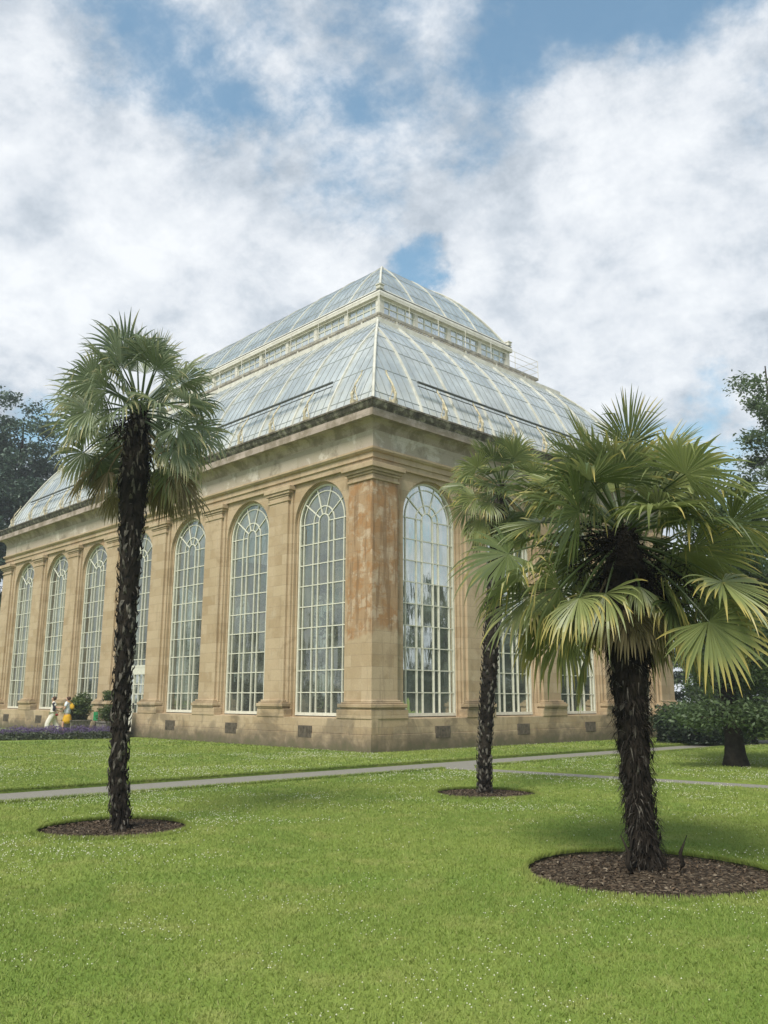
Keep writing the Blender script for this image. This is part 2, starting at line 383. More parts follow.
uvs = g.n('ShaderNodeMapping'); g.l(uv, uvs.inputs[0]); uvs.inputs['Location'].default_value = (3.1, 1.7, 0); uvs.inputs['Rotation'].default_value = (0, 0, .5); uvs.inputs['Scale'].default_value = (1.9, 2.1, 1)
uvv = uvs.outputs[0]
n1 = g.noise(uvv, 1.6, 10, .58, .15); n2 = g.noise(uvv, 5.0, 9, .66, .1)
vo = g.n('ShaderNodeTexVoronoi', feature='SMOOTH_F1'); vo.inputs['Scale'].default_value = 3.4; vo.inputs['Smoothness'].default_value = .6
wv = g.n('ShaderNodeVectorMath', operation='MULTIPLY_ADD'); g.l(g.noise(uvv, 3.2, 6, .6, 0, True), wv.inputs[0]); wv.inputs[1].default_value = (.35, .35, .35); g.l(uvv, wv.inputs[2]); g.l(wv.outputs[0], vo.inputs['Vector'])
puff = g.rng(vo.outputs['Distance'], .05, .62, .09, -.09, False)
cov = g.math('ADD', g.math('ADD', g.math('MULTIPLY', n1, .62), g.math('MULTIPLY', n2, .44)), puff)
wob = g.n('ShaderNodeVectorMath', operation='SUBTRACT'); g.l(g.noise(vdir, 5, 9, .68, 0, True), wob.inputs[0]); wob.inputs[1].default_value = (.5, .5, .5)
wob2 = g.n('ShaderNodeVectorMath', operation='MULTIPLY_ADD'); g.l(wob.outputs[0], wob2.inputs[0]); wob2.inputs[1].default_value = (.15, .15, .15); g.l(vdir, wob2.inputs[2])
wn = g.n('ShaderNodeVectorMath', operation='NORMALIZE'); g.l(wob2.outputs[0], wn.inputs[0]); vw = wn.outputs[0]
def blob(px, py, rad_deg, amt, cur):
    D = pix_dir(px, py)
    dn = g.n('ShaderNodeVectorMath', operation='DOT_PRODUCT'); g.l(vw, dn.inputs[0]); dn.inputs[1].default_value = D
    q = g.rng(dn.outputs['Value'], math.cos(math.radians(rad_deg)), 1, 0, amt)
    return g.math('ADD', cur, q)
for b in ((140, 110, 8, -.085), (290, 45, 7, -.075), (215, 150, 6, -.06), (350, 140, 6, -.055), (560, 105, 9, -.085), (690, 30, 8, -.05), (432, 268, 3.0, -.15), (20, 30, 8, -.04), (450, 215, 2.5, -.05),
          (700, 280, 4.0, -.04), (640, 200, 13, .14), (60, 240, 14, .15), (240, 250, 10, .09), (560, 330, 9, .12), (15, 470, 6, -.10), (70, 430, 5, -.08), (410, 50, 6, .05), (480, 175, 6, .05), (330, 100, 5, .04), (660, 90, 5, .05)):
    cov = blob(*b, cov)
cov = g.math('ADD', cov, g.rng(z, .0, .9, .19, .025))
cf = g.rng(cov, .44, .62, .12, .97)
shade = g.noise(uvv, 4.2, 10, .66, .1)
shade2 = g.math('ADD', g.math('MULTIPLY', shade, .85), g.math('MULTIPLY', g.rng(cov, .5, .8, 0, 1), .12))
cc = g.ramp(shade2, [(.34, (.44, .495, .56)), (.44, (.58, .63, .69)), (.52, (.72, .755, .80)), (.64, (.86, .885, .91))])
b2 = g.n('ShaderNodeBackground'); g.l(cc, b2.inputs[0]); b2.inputs[1].default_value = .83
mx = g.n('ShaderNodeMixShader'); g.l(cf, mx.inputs[0]); g.l(b1.outputs[0], mx.inputs[1]); g.l(b2.outputs[0], mx.inputs[2])
g.l(mx.outputs[0], wo.inputs[0])
sc.view_settings.view_transform = 'Standard'; sc.view_settings.look = 'None'; sc.view_settings.exposure = .5; sc.view_settings.gamma = 1

# ------------------------------------------------------------------ ground
# u runs along the short front, v away from it towards the camera
def uvp(u, v, z=0): p = loc2w(u, -v); return (p.x, p.y, z)
def slab(name, poly, z0, z1, mats, kind='structure', holes=()):
    if holes:
        bm = bmesh.new(); loops = [poly]+[list(h) for h in holes]; es = []; rings = []
        for lp in loops:
            vs = [bm.verts.new((a, b, z1)) for a, b in lp]; rings.append(vs)
            es += [bm.edges.new((vs[i], vs[(i+1) % len(vs)])) for i in range(len(vs))]
        bmesh.ops.triangle_fill(bm, use_beauty=True, use_dissolve=False, edges=es, normal=(0, 0, 1))
        for f in bm.faces:
            if f.normal.z < 0: f.normal_flip()
        for vs in rings:
            lo = [bm.verts.new((v.co.x, v.co.y, z0)) for v in vs]
            for i in range(len(vs)):
                f = bm.faces.new((vs[i], vs[(i+1) % len(vs)], lo[(i+1) % len(vs)], lo[i])); f.material_index = 1
        me = bpy.data.meshes.new(name); bm.to_mesh(me); bm.free()
        for q in mats: me.materials.append(q)
        o = bpy.data.objects.new(name, me); C.objects.link(o); return tag(o, kind=kind)
    mb = MB(); n = len(poly)
    mb.add([(a, b, z1) for a, b in poly]+[(a, b, z0) for a, b in poly], [])
    mb.f.append(tuple(range(n))); mb.m.append(0)
    for i in range(n): mb.f.append((i, i+n, (i+1) % n+n, (i+1) % n)); mb.m.append(1)
    o = mb.build(name, mats, recalc=False)
    bm = bmesh.new(); bm.from_mesh(o.data); bmesh.ops.recalc_face_normals(bm, faces=bm.faces)
    if bm.faces[0:] and [f for f in bm.faces if abs(f.normal.z) > .9][0].normal.z < 0: bmesh.ops.reverse_faces(bm, faces=bm.faces)
    bm.to_mesh(o.data); bm.free()
    return tag(o, kind=kind)
def xy(u, v): p = uvp(u, v); return (p[0], p[1])
# beds cut into the turf round each palm
BEDS = [(-3.38, 11.42, .93), (1.76, 15.6, .90), (2.52, 8.67, 1.19)]
def rim(x, y, r, n=96): return [(x+r*(1+.025*math.sin(3*2*PI*k/n+x)+.012*math.sin(k*1.7+y)+.006*math.sin(k*4.1))*math.cos(2*PI*k/n), y+r*(1+.025*math.sin(3*2*PI*k/n+x)+.012*math.sin(k*1.7+y)+.006*math.sin(k*4.1))*math.sin(2*PI*k/n)) for k in range(n)]
PV0, PV1 = 3.75, 5.55
def bl(v): return -2.75+.16*(v-6)     # branch path, its left edge
def br_(v): return -1.62+.16*(v-6)
g0 = MB(); R_ = 900
g0.add([(-R_, -R_, -.035), (R_, -R_, -.035), (R_, R_, -.035), (-R_, R_, -.035)], [(0, 1, 2, 3)])
tag(g0.build('path', M['path'], recalc=False), kind='structure')
slab('lawn', [xy(-300, PV0), xy(300, PV0), xy(300, -500), xy(-300, -500)], -.045, 0, [M['lawn'], M['lawn']])
slab('lawn', [xy(-300, PV1), xy(bl(PV1), PV1), xy(bl(60), 60), xy(bl(60), 300), xy(-300, 300)], -.045, 0, [M['lawn'], M['soil']], holes=[rim(*b) for b in BEDS])
slab('lawn', [xy(br_(PV1), PV1), xy(300, PV1), xy(300, 300), xy(br_(60), 300), xy(br_(60), 60)], -.045, 0, [M['lawn'], M['lawn']])
def bed(x, y, r):
    mb = MB(); n = 64; rings = 14
    vs = [(0, 0, .025)]
    for i in range(1, rings+1):
        for k in range(n):
            rr = r*1.05*i/rings*(1+.025*math.sin(3*k*2*PI/n+x)); a = 2*PI*k/n
            zz = -.033+.055*(1-(i/rings)**2)+noise.noise(Vector((rr*math.cos(a)*5+x, rr*math.sin(a)*5, 0)))*.02*(1-i/rings*.7)
            vs.append((rr*math.cos(a), rr*math.sin(a), max(zz, -.034)))
    fs = [(0, 1+k, 1+(k+1) % n) for k in range(n)]
    for i in range(rings-1):
        for k in range(n): fs.append((1+i*n+k, 1+(i+1)*n+k, 1+(i+1)*n+(k+1) % n, 1+i*n+(k+1) % n))
    mb.add(vs, fs); o = mb.build('mulch_bed', M['mulch'], smooth=True); o.location = (x, y, 0); return tag(o, kind='structure')
for b in BEDS: bed(*b)
for (bx, by, brd) in BEDS:      # loose chips
    n = 2600; a = rng.random(n)*2*PI; q = np.sqrt(rng.random(n))*brd*.99
    cpt = np.stack([bx+q*np.cos(a), by+q*np.sin(a), -.022+.055*(1-(q/brd)**2)+rng.random(n)*.012], 1)
    v, f, c = leaves_np(cpt, .017, .45, 1.2); c[:, 1] = 1; c[:, 2] = np.repeat((rng.random(n) < .08)*.9, 4)
    tag(np_mesh('mulch_chips', v, f, M['chip'], vcol=c), kind='stuff')

def on_lawn(x, y):
    rx, ry = x-CX, y-CY
    u = rx*DR[0]+ry*DR[1]; yy = rx*DL[0]+ry*DL[1]; v = -yy
    ok = ~((v > PV0-.0) & (v < PV1+.0))
    b = (v >= PV1) & (u > bl(v)) & (u < br_(v)); ok &= ~b
    ok &= ~((v < 0.03) & (v > -33) & (u > -.03) & (u < 20))
    ok &= ~((u < 0) & (-v > 13.5) & (-v < 40))
    for (bx, by, r) in BEDS:
        th = np.arctan2(y-by, x-bx)
        ok &= ((x-bx)**2+(y-by)**2) > (r*(1+.025*np.sin(3*th+bx)))**2
    return ok
def grass():
    V = []; K = []
    for (y0, y1, dens, h, wd) in ((3.6, 8, 4200, .024, .0036), (8, 13, 2200, .026, .0048), (13, 20, 1300, .028, .008), (20, 30, 420, .036, .014), (30, 40, 150, .04, .022)):
        xw = y1*.5+1.5; n = int(2*xw*(y1-y0)*dens)
        x = (rng.random(n)*2-1)*xw; y = y0+rng.random(n)*(y1-y0)
        k = on_lawn(x, y) & (np.abs(x) < y*.5+1.5); x = x[k]; y = y[k]; n = len(x)
        a = rng.random(n)*2*PI; wv = np.stack([np.cos(a), np.sin(a)], 1)*wd*(.6+rng.random(n)*.8)[:, None]
        hh = h*(.5+rng.random(n)*.9); lean = rng.normal(size=(n, 2))*hh[:, None]*.55
        v = np.zeros((n, 3, 3)); v[:, 0, :2] = np.stack([x, y], 1)-wv; v[:, 1, :2] = np.stack([x, y], 1)+wv; v[:, 2, :2] = np.stack([x, y], 1)+lean; v[:, 2, 2] = hh
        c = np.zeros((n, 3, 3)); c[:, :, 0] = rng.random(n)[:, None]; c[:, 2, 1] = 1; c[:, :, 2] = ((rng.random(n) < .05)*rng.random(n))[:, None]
        V.append(v.reshape(-1, 3)); K.append(c.reshape(-1, 3))
    # longer fringe along the cut edges of beds and paths
    for (bx, by, r) in BEDS:
        n = 5200; a = rng.random(n)*2*PI; q = r*(1+.025*np.sin(3*a+bx))+rng.normal(size=n)*.012+.01
        x = bx+q*np.cos(a); y = by+q*np.sin(a); hh = .03+rng.random(n)*.035; wa = rng.random(n)*PI
        v = np.zeros((n, 3, 3)); ww = np.stack([np.cos(wa), np.sin(wa)], 1)*.005
        v[:, 0, :2] = np.stack([x, y], 1)-ww; v[:, 1, :2] = np.stack([x, y], 1)+ww
        v[:, 2, 0] = x-np.cos(a)*rng.random(n)*.04; v[:, 2, 1] = y-np.sin(a)*rng.random(n)*.04; v[:, 2, 2] = hh
        c = np.zeros((n, 3, 3)); c[:, :, 0] = rng.random(n)[:, None]; c[:, 2, 1] = 1
        V.append(v.reshape(-1, 3)); K.append(c.reshape(-1, 3))
    for fn, rngv in ((lambda v: (np.full_like(v, 0)+v*0), None),):
        pass
    for side, vv in ((0, PV0), (1, PV1)):
        n = 22000; u = -14+rng.random(n)*26; p0 = vv+rng.normal(size=n)*.02+(.02 if side else -.02)
        x = CX+DR[0]*u-DL[0]*p0; y = CY+DR[1]*u-DL[1]*p0
        keep = on_lawn(x, y); x = x[keep]; y = y[keep]; n = len(x)
        hh = .03+rng.random(n)*.05; wa = rng.random(n)*PI; ww = np.stack([np.cos(wa), np.sin(wa)], 1)*.009
        v = np.zeros((n, 3, 3)); v[:, 0, :2] = np.stack([x, y], 1)-ww; v[:, 1, :2] = np.stack([x, y], 1)+ww; v[:, 2, :2] = np.stack([x, y], 1)+rng.normal(size=(n, 2))*.03; v[:, 2, 2] = hh
        c = np.zeros((n, 3, 3)); c[:, :, 0] = rng.random(n)[:, None]; c[:, 2, 1] = 1
        V.append(v.reshape(-1, 3)); K.append(c.reshape(-1, 3))
    V = np.concatenate(V); K = np.concatenate(K)
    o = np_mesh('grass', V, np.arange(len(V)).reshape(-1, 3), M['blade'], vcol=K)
    return tag(o, kind='stuff')
grass()
def clover():
    """white clover heads, in drifts"""
    P = []
    for (y0, y1, n, s) in ((4, 9, 9000, .0046), (9, 16, 21000, .0066), (16, 27, 30000, .0085), (27, 34, 8000, .008)):
        x = (rng.random(n)*2-1)*(y1*.5+1); y = y0+rng.random(n)*(y1-y0)
        k = on_lawn(x, y); x, y = x[k], y[k]
        d = np.array([noise.noise(Vector((a*.35, b*.35, 3.3)))*.7+noise.noise(Vector((a*1.3, b*1.3, 1.)))*.5 for a, b in zip(x, y)])
        k = rng.random(len(x)) < np.clip((d-.02)*2.8, .03, 1); x, y = x[k], y[k]
        P.append(np.stack([x, y, np.full(len(x), .036)+rng.random(len(x))*.015, s*(.7+.7*rng.random(len(x)))], 1))
    P = np.concatenate(P)
    oc = np.array([(1, 0, 0), (-1, 0, 0), (0, 1, 0), (0, -1, 0), (0, 0, .85), (0, 0, -.7)])
    fc = np.array([(0, 2, 4), (2, 1, 4), (1, 3, 4), (3, 0, 4), (2, 0, 5), (1, 2, 5), (3, 1, 5), (0, 3, 5)])
    v = (P[:, None, :3]+oc[None]*P[:, 3][:, None, None]).reshape(-1, 3)
    f = (fc[None]+(np.arange(len(P))*6)[:, None, None]).reshape(-1, 3)
    return tag(np_mesh('clover_flowers', v, f, simple('clover_petal', (.60, .60, .44), .8, .15, 30)), kind='stuff')
clover()

# ------------------------------------------------------------------ palm house
ph = empty('palm_house', (CX, CY, 0), YAW, 'sandstone Victorian palm house with tall arched windows and a curved two tier glass roof', 'glasshouse')
FL = lambda t, o, z: (o, t, z)
FR = lambda t, o, z: (t, o, z)
FX = lambda t, o, z: (WB-o, t, z)
FB = lambda t, o, z: (t, LB-o, z)
SP = 4.318; HW = 1.35; ZS, ZSP, ZT = 1.08, 7.66, 9.01
F1L = (LB-6*SP)/2; F1R = (WB-3*SP)/2
O_P, O_W, O_G = .12, .30, .52
SIDES = [(FL, LB, F1L, 7), (FR, WB, F1R, 4), (FX, LB, F1L, 7), (FB, WB, F1R, 4)]
DOOR = 3
def arch_pts(c, r, n=20): return [(c+r*math.cos(PI-PI*k/n), ZSP+r*math.sin(PI-PI*k/n)) for k in range(n+1)]
def wall_part(F, Len, first, nw, door):
    mb = MB(); ztop = 9.3; o_in = .82
    def quad(a, b, c, d): mb.add([F(*a), F(*b), F(*c), F(*d)], [(0, 1, 2, 3)])
    edges = [.35]
    for i in range(nw): edges += [first+i*SP]
    for i in range(nw):
        c = first+i*SP; l = .35 if i == 0 else c-SP/2; rr = Len-.35 if i == nw-1 else c+SP/2
        zs = .04 if (door and i == DOOR) else ZS-.06
        for (o, R) in ((O_W, HW+.045), (o_in, HW-.02)):
            ap = arch_pts(c, R)
            quad((l, o, 0), (c-R, o, 0), (c-R, o, ZSP), (l, o, ZSP)); quad((c+R, o, 0), (rr, o, 0), (rr, o, ZSP), (c+R, o, ZSP))
            quad((l, o, ZSP), (c-R, o, ZSP), (c-R, o, ztop), (l, o, ztop)); quad((c+R, o, ZSP), (rr, o, ZSP), (rr, o, ztop), (c+R, o, ztop))
            for a, b in zip(ap, ap[1:]): quad((a[0], o, a[1]), (b[0], o, b[1]), (b[0], o, ztop), (a[0], o, ztop))
            quad((c-R, o, 0), (c+R, o, 0), (c+R, o, zs), (c-R, o, zs))
        # stepped reveal
        def loop(R, o): return [(c-R, o, zs)]+[(a, o, b) for a, b in arch_pts(c, R)]+[(c+R, o, zs)]
        ls = [loop(HW+.045, O_W), loop(HW+.045, O_W+.12), loop(HW-.02, O_W+.12), loop(HW-.02, o_in)]
        for A, B in zip(ls, ls[1:]):
            for k in range(len(A)): 
                j = (k+1) % len(A); quad(A[k], A[j], B[j], B[k])
    quad((.35, O_W, ztop), (Len-.35, O_W, ztop), (Len-.35, o_in, ztop), (.35, o_in, ztop))
    return mb.build('wall', M['ashlar'], ph, recalc=False)
def bar_path(mb, F, pts, o0, o1, wd):
    """flat bar following (t,z) points, from depth o0 to o1"""
    n = len(pts); L_ = []
    for i, (t, z) in enumerate(pts):
        a = Vector(pts[max(i-1, 0)]); b = Vector(pts[min(i+1, n-1)]); d = (b-a).normalized(); nn = Vector((-d.y, d.x))*wd/2
        L_.append([F(t+nn.x, o0, z+nn.y), F(t-nn.x, o0, z-nn.y), F(t-nn.x, o1, z-nn.y), F(t+nn.x, o1, z+nn.y)])
    vs = [q for l in L_ for q in l]; fs = []
    for i in range(n-1):
        for k in range(4): fs.append((4*i+k, 4*i+(k+1) % 4, 4*(i+1)+(k+1) % 4, 4*(i+1)+k))
    fs += [(0, 3, 2, 1), tuple(4*(n-1)+k for k in range(4))]
    mb.add(vs, fs)
def window_part(F, c, zs=ZS, door=False):
    mb = MB(); W_ = HW-.015
    fr = [(c-W_+.035, zs+.03)]+[(c+(W_-.035)*math.cos(PI-PI*k/24), ZSP+(W_-.035)*math.sin(PI-PI*k/24)) for k in range(25)]+[(c+W_-.035, zs+.03)]
    bar_path(mb, F, fr, O_G-.05, O_G+.05, .075)
    bar_path(mb, F, [(c-W_, zs+.02), (c+W_, zs+.02)], O_G-.06, O_G+.06, .10)
    for q in (-.80, -.41, -.20, .20, .41, .80):
        t = c+q*HW; top = ZSP
        bar_path(mb, F, [(t, zs), (t, top)], O_G-.035-(abs(q) < .5)*.01, O_G+.03, .034)
    nr = 9; dz = (ZSP-ZS)/nr
    for k in range(0, nr+1):
        z = ZS+k*dz
        if z < zs+.2: continue
        if k == nr:
            for s in (-1, 1): bar_path(mb, F, [(c+s*W_, z), (c+s*.2*HW, z)], O_G-.028, O_G+.028, .032)
        else: bar_path(mb, F, [(c-W_, z), (c+W_, z)], O_G-.028, O_G+.028, .032)
    for r in (.20, .41, .81):
        bar_path(mb, F, [(c+r*HW*math.cos(a), ZSP+r*HW*math.sin(a)) for a in [PI*k/16 for k in range(17)]], O_G-.03, O_G+.03, .034)
    for a in (36, 72, 108, 144):
        a = math.radians(a); bar_path(mb, F, [(c+.2*HW*math.cos(a), ZSP+.2*HW*math.sin(a)), (c+W_*math.cos(a), ZSP+W_*math.sin(a))], O_G-.032, O_G+.032, .034)
    w_ = mb.build('window', M['white'], ph)
    pb = MB(); ap = [(c-W_+.01, zs)]+[(c+(W_-.01)*math.cos(PI-PI*k/24), ZSP+(W_-.01)*math.sin(PI-PI*k/24)) for k in range(25)]+[(c+W_-.01, zs)]
    pb.add([F(t, O_G, z) for t, z in ap], [tuple(range(len(ap)))])
    pb.build('pane', M['glass'], w_, recalc=False)
    return w_
def pilaster_part(F, c):
    mb = MB()
    mb.fbox(F, c-.70, c+.70, O_P+.10, O_W+.05, 1.0, 9.16)
    mb.fbox(F, c-.56, c+.56, O_P, O_W+.04, 1.28, 8.72)
    p = mb.build('pilaster', M['ashlar'], ph, bevel=.012)
    b = MB()
    b.fbox(F, c-.78, c+.78, -.0, O_W+.05, .99, 1.27)
    for z0, z1, e in ((1.27, 1.33, .72), (1.33, 1.45, .76), (1.45, 1.50, .70), (1.50, 1.57, .64)):
        b.fbox(F, c-e, c+e, O_P-(e-.56)*.9, O_W+.03, z0, z1)
    b.build('base', M['plinth'], p, bevel=.02)
    k = MB()
    for z0, z1, e in ((8.60, 8.68, .62), (8.80, 8.88, .62), (8.88, 8.98, .70), (8.98, 9.15, .78)):
        k.fbox(F, c-e, c+e, O_P-(e-.56)*.55, O_W+.02, z0, z1)
    k.fbox(F, c-.575, c+.575, O_P-.01, O_W+.03, 8.68, 8.80)
    k.build('capital', M['band'], p, bevel=.015)
def corner_part(cx, cy):
    """square corner pier; cx, cy = 0/1 pick the corner"""
    def bx(mb, a, b, z0, z1):
        x0, x1 = (a, b) if cx == 0 else (WB-b, WB-a); y0, y1 = (a, b) if cy == 0 else (LB-b, LB-a)
        mb.box(x0, x1, y0, y1, z0, z1)
    mb = MB(); bx(mb, O_P, 1.27, 1.28, 8.72)
    bx(mb, O_P+.10, 1.42, .98, 9.16)
    p = mb.build('corner_pier', M['ashlar'], ph, bevel=.015)
    b = MB(); bx(b, -.004, 1.63, .99, 1.27)
    for z0, z1, e in ((1.27, 1.33, .16), (1.33, 1.45, .22), (1.45, 1.50, .14), (1.50, 1.57, .07)): bx(b, O_P-e*.7, 1.27+e*1.3, z0, z1)
    b.build('base', M['plinth'], p, bevel=.02)
    k = MB()
    for z0, z1, e in ((8.60, 8.68, .05), (8.68, 8.80, .012), (8.80, 8.88, .06), (8.88, 8.98, .12), (8.98, 9.15, .20)): bx(k, O_P-e, 1.27+e, z0, z1)
    k.build('capital', M['band'], p, bevel=.015)
for si, (F, Len, first, nw) in enumerate(SIDES):
    wall_part(F, Len, first, nw, si == 0)
    for i in range(nw):
        c = first+i*SP
        dr = (si == 0 and i == DOOR)
        window_part(F, c, 2.95 if dr else ZS)
        if i < nw-1: pilaster_part(F, c+SP/2)
        if not dr:     # iron ventilation grille in the plinth
            mb = MB(); tt = c+(.2 if si == 0 else .15)
            mb.fbox(F, tt-.36, tt+.36, -.004, .05, .36, .74)
            for k in range(9): mb.fbox(F, tt-.33+k*.08-.012, tt-.33+k*.08+.012, -.02, 0, .38, .72)
            mb.build('vent_grille', M['grille'], ph)
for a in (0, 1):
    for b in (0, 1): corner_part(a, b)
# plinth in two courses, broken at the door
cd = F1L+DOOR*SP
pl = MB()
def seg(F, t0, t1):
    pl.fbox(F, t0, t1, 0, O_W+.02, .0, .52); pl.fbox(F, t0, t1, .02, O_W+.02, .523, 1.0)
seg(FL, 0, cd-.93); seg(FL, cd+.93, LB); seg(FR, O_W+.021, WB-O_W-.021); seg(FX, 0, LB); seg(FB, O_W+.021, WB-O_W-.021)
pl.build('plinth', M['plinth'], ph, bevel=.012)
# door with transom, steps
dm = MB()
dm.fbox(FL, cd-1.3, cd+1.3, O_G-.06, O_G+.06, 2.62, 2.95); dm.fbox(FL, cd-.04, cd+.04, O_G-.05, O_G+.05, .2, 2.62)
for s in (-1, 1):
    dm.fbox(FL, cd+s*1.22-.08, cd+s*1.22+.08, O_G-.05, O_G+.05, .2, 2.62)
    a0, a1 = sorted((cd+s*.04, cd+s*1.14)); dm.fbox(FL, a0, a1, O_G-.03, O_G+.03, .2, .95)
    for q in (.33, .66): dm.fbox(FL, a0+(a1-a0)*q-.02, a0+(a1-a0)*q+.02, O_G-.03, O_G+.03, .95, 2.62)
    for z in (1.35, 1.78, 2.2): dm.fbox(FL, a0, a1, O_G-.028, O_G+.028, z-.02, z+.02)
d_ = dm.build('door', M['white'], ph)
pn = MB(); pn.add([FL(cd-1.2, O_G, .9), FL(cd+1.2, O_G, .9), FL(cd+1.2, O_G, 2.65), FL(cd-1.2, O_G, 2.65)], [(0, 1, 2, 3)]); pn.build('pane', M['glass'], d_, recalc=False)
hd = MB()
for s in (-1, 1): hd.fbox(FL, cd+s*.14-.015, cd+s*.14+.015, O_G-.1, O_G-.03, 1.15, 1.4)
hd.build('handle', M['dark'], d_)
st = MB(); st.fbox(FL, cd-1.2, cd+1.2, -.75, -.004, 0, .1); st.fbox(FL, cd-.92, cd+.92, -.4, O_G+.3, .1, .2); st.build('step', M['plinth'], ph, bevel=.01)
# entablature
e1 = MB(); e1.sweep([(.60, 9.16), (.19, 9.16), (.19, 9.36), (.14, 9.365), (.14, 9.54), (.08, 9.56), (.03, 9.62), (.03, 9.69), (.60, 9.69)]); e1.build('architrave', M['band'], ph)
e2 = MB(); e2.sweep([(.62, 9.69), (.14, 9.69), (.14, 10.30), (.62, 10.30)]); e2.build('frieze', M['frieze'], ph)
e3 = MB(); e3.sweep([(.62, 10.30), (.14, 10.30), (.10, 10.40), (.04, 10.50), (-.02, 10.56), (-.06, 10.60), (-.24, 10.62), (-.24, 10.60), (-.30, 10.60), (-.30, 10.85), (.62, 10.85)]); e3.build('cornice', M['cornice'], ph)
e4 = MB(); e4.sweep([(.5, 10.852), (-.27, 10.852), (-.30, 10.90), (-.34, 10.94), (-.38, 11.02), (-.40, 11.08), (-.44, 11.09), (-.44, 11.15), (.05, 11.17), (.5, 11.17)]); e4.build('gutter', M['gutter'], ph)
# --- roofs
def spline(pts, n):
    out = []
    for i in range(len(pts)-1):
        p0 = pts[max(i-1, 0)]; p1 = pts[i]; p2 = pts[i+1]; p3 = pts[min(i+2, len(pts)-1)]
        for k in range(n):
            t = k/n
            out.append(tuple(.5*((2*p1[j])+(-p0[j]+p2[j])*t+(2*p0[j]-5*p1[j]+4*p2[j]-p3[j])*t*t+(-p0[j]+3*p1[j]-3*p2[j]+p3[j])*t**3) for j in (0, 1)))
    return out+[pts[-1]]
PL_ = spline([(.10, 11.12), (.30, 11.72), (.66, 12.5), (1.09, 13.31), (1.54, 14.10), (2.03, 14.80), (2.51, 15.36), (3.0, 15.87), (3.5, 16.33)], 2)
PU_ = spline([(5.22, 18.86), (5.38, 19.12), (5.65, 19.55), (5.98, 20.04), (6.42, 20.62), (6.88, 21.12), (7.5, 21.63), (8.2, 21.97), (8.95, 22.08)], 2)
def roof(prof, mat, name):
    mb = MB(); mb.sweep(prof, closed=False); return mb.build(name, mat, ph, recalc=True)
gl_lo = roof(PL_, M['glass_low'], 'roof_glass'); gl_hi = roof(PU_, M['glass_top'], 'upper_roof_glass')
def offs(prof, d):
    out = []
    for i, (o, z) in enumerate(prof):
        a = Vector(prof[max(i-1, 0)]); b = Vector(prof[min(i+1, len(prof)-1)]); t = (b-a).normalized(); out.append((o-t.y*d, z+t.x*d))
    return out
def clip(prof, lim):
    out = []
    for a, b in zip(prof, prof[1:]):
        if a[0] > lim: break
        out.append(a)
        if b[0] > lim:
            k = (lim-a[0])/(b[0]-a[0]+1e-9); out.append((lim, a[1]+(b[1]-a[1])*k)); return out
    else: out.append(prof[-1])
    return out
def roofbar(mb, F, prof, t, Len, wd, d, inn=.03):
    p = clip(prof, min(t, Len-t))
    if len(p) < 2: return
    q = offs(p, d); r = offs(p, -inn); vs = []; fs = []; n = len(p)
    for a, b in zip(q, r): vs += [F(t-wd/2, a[0], a[1]), F(t+wd/2, a[0], a[1]), F(t+wd/2, b[0], b[1]), F(t-wd/2, b[0], b[1])]
    for i in range(n-1):
        for k in range(4): fs.append((4*i+k, 4*i+(k+1) % 4, 4*i+4+(k+1) % 4, 4*i+4+k))
    fs += [(0, 1, 2, 3), tuple(4*(n-1)+k for k in (3, 2, 1, 0))]
    mb.add(vs, fs)
def rib_ts(lower, Len):
    if lower: t0, n = 2.55, (7 if Len == WB else 13)
    else: t0, n = IL0, (4 if Len == WB else 10)
    st_ = (Len-2*t0)/n
    return [t0+st_*k for k in range(n+1)], st_
IL0 = 5.18
for prof, par, i0, wd in ((PL_, gl_lo, 0, .075), (PU_, gl_hi, 5.3, .07)):
    fine = MB()
    for si, (F, Len, first, nw) in enumerate(SIDES):
        ts, m0 = rib_ts(prof is PL_, Len)
        for t in ts:
            if t > i0+.15 and Len-t > i0+.15:
                mb = MB(); roofbar(mb, F, prof, t, Len, wd, .06 if prof is PL_ else .04); mb.build('roof_rib', M['ribpaint'], ph)
        ft = []
        full = [ts[0]-m0*j for j in range(3, 0, -1)]+ts+[ts[-1]+m0*j for j in (1, 2, 3)]
        for a_, b_ in zip(full, full[1:]): ft += [a_+(b_-a_)*q/5 for q in (1, 2, 3, 4)]
        for k, t in enumerate(ft+[q for q in full if q not in ts]):
            if t > i0+.1 and Len-t > i0+.1: roofbar(fine, F, prof, t, Len, .022, .014, .010)
    fine.build('glazing_bars', M['bars'], par)
    pu = MB()   # level purlins and lapped pane edges
    lv = [2, 5, 8, 10, 13] if prof is PL_ else [4, 8, 12]
    for k in lv:
        (o, z) = prof[k]; (o2, z2) = offs(prof, .012)[k]; h = .010
        pu.sweep([(o, z-h), (o2, z2-h), (o2, z2+h), (o, z+h)])
    pu.build('lap_lines', M['bars'], par)
    for a in (0, 1):     # hips
        for b in (0, 1):
            mb = MB(); q = offs(prof, .03)
            mb.tube([((o if a == 0 else WB-o), (o if b == 0 else LB-o), z) for o, z in q], .055, 6); mb.build('hip_rib', M['ribpaint'], ph)
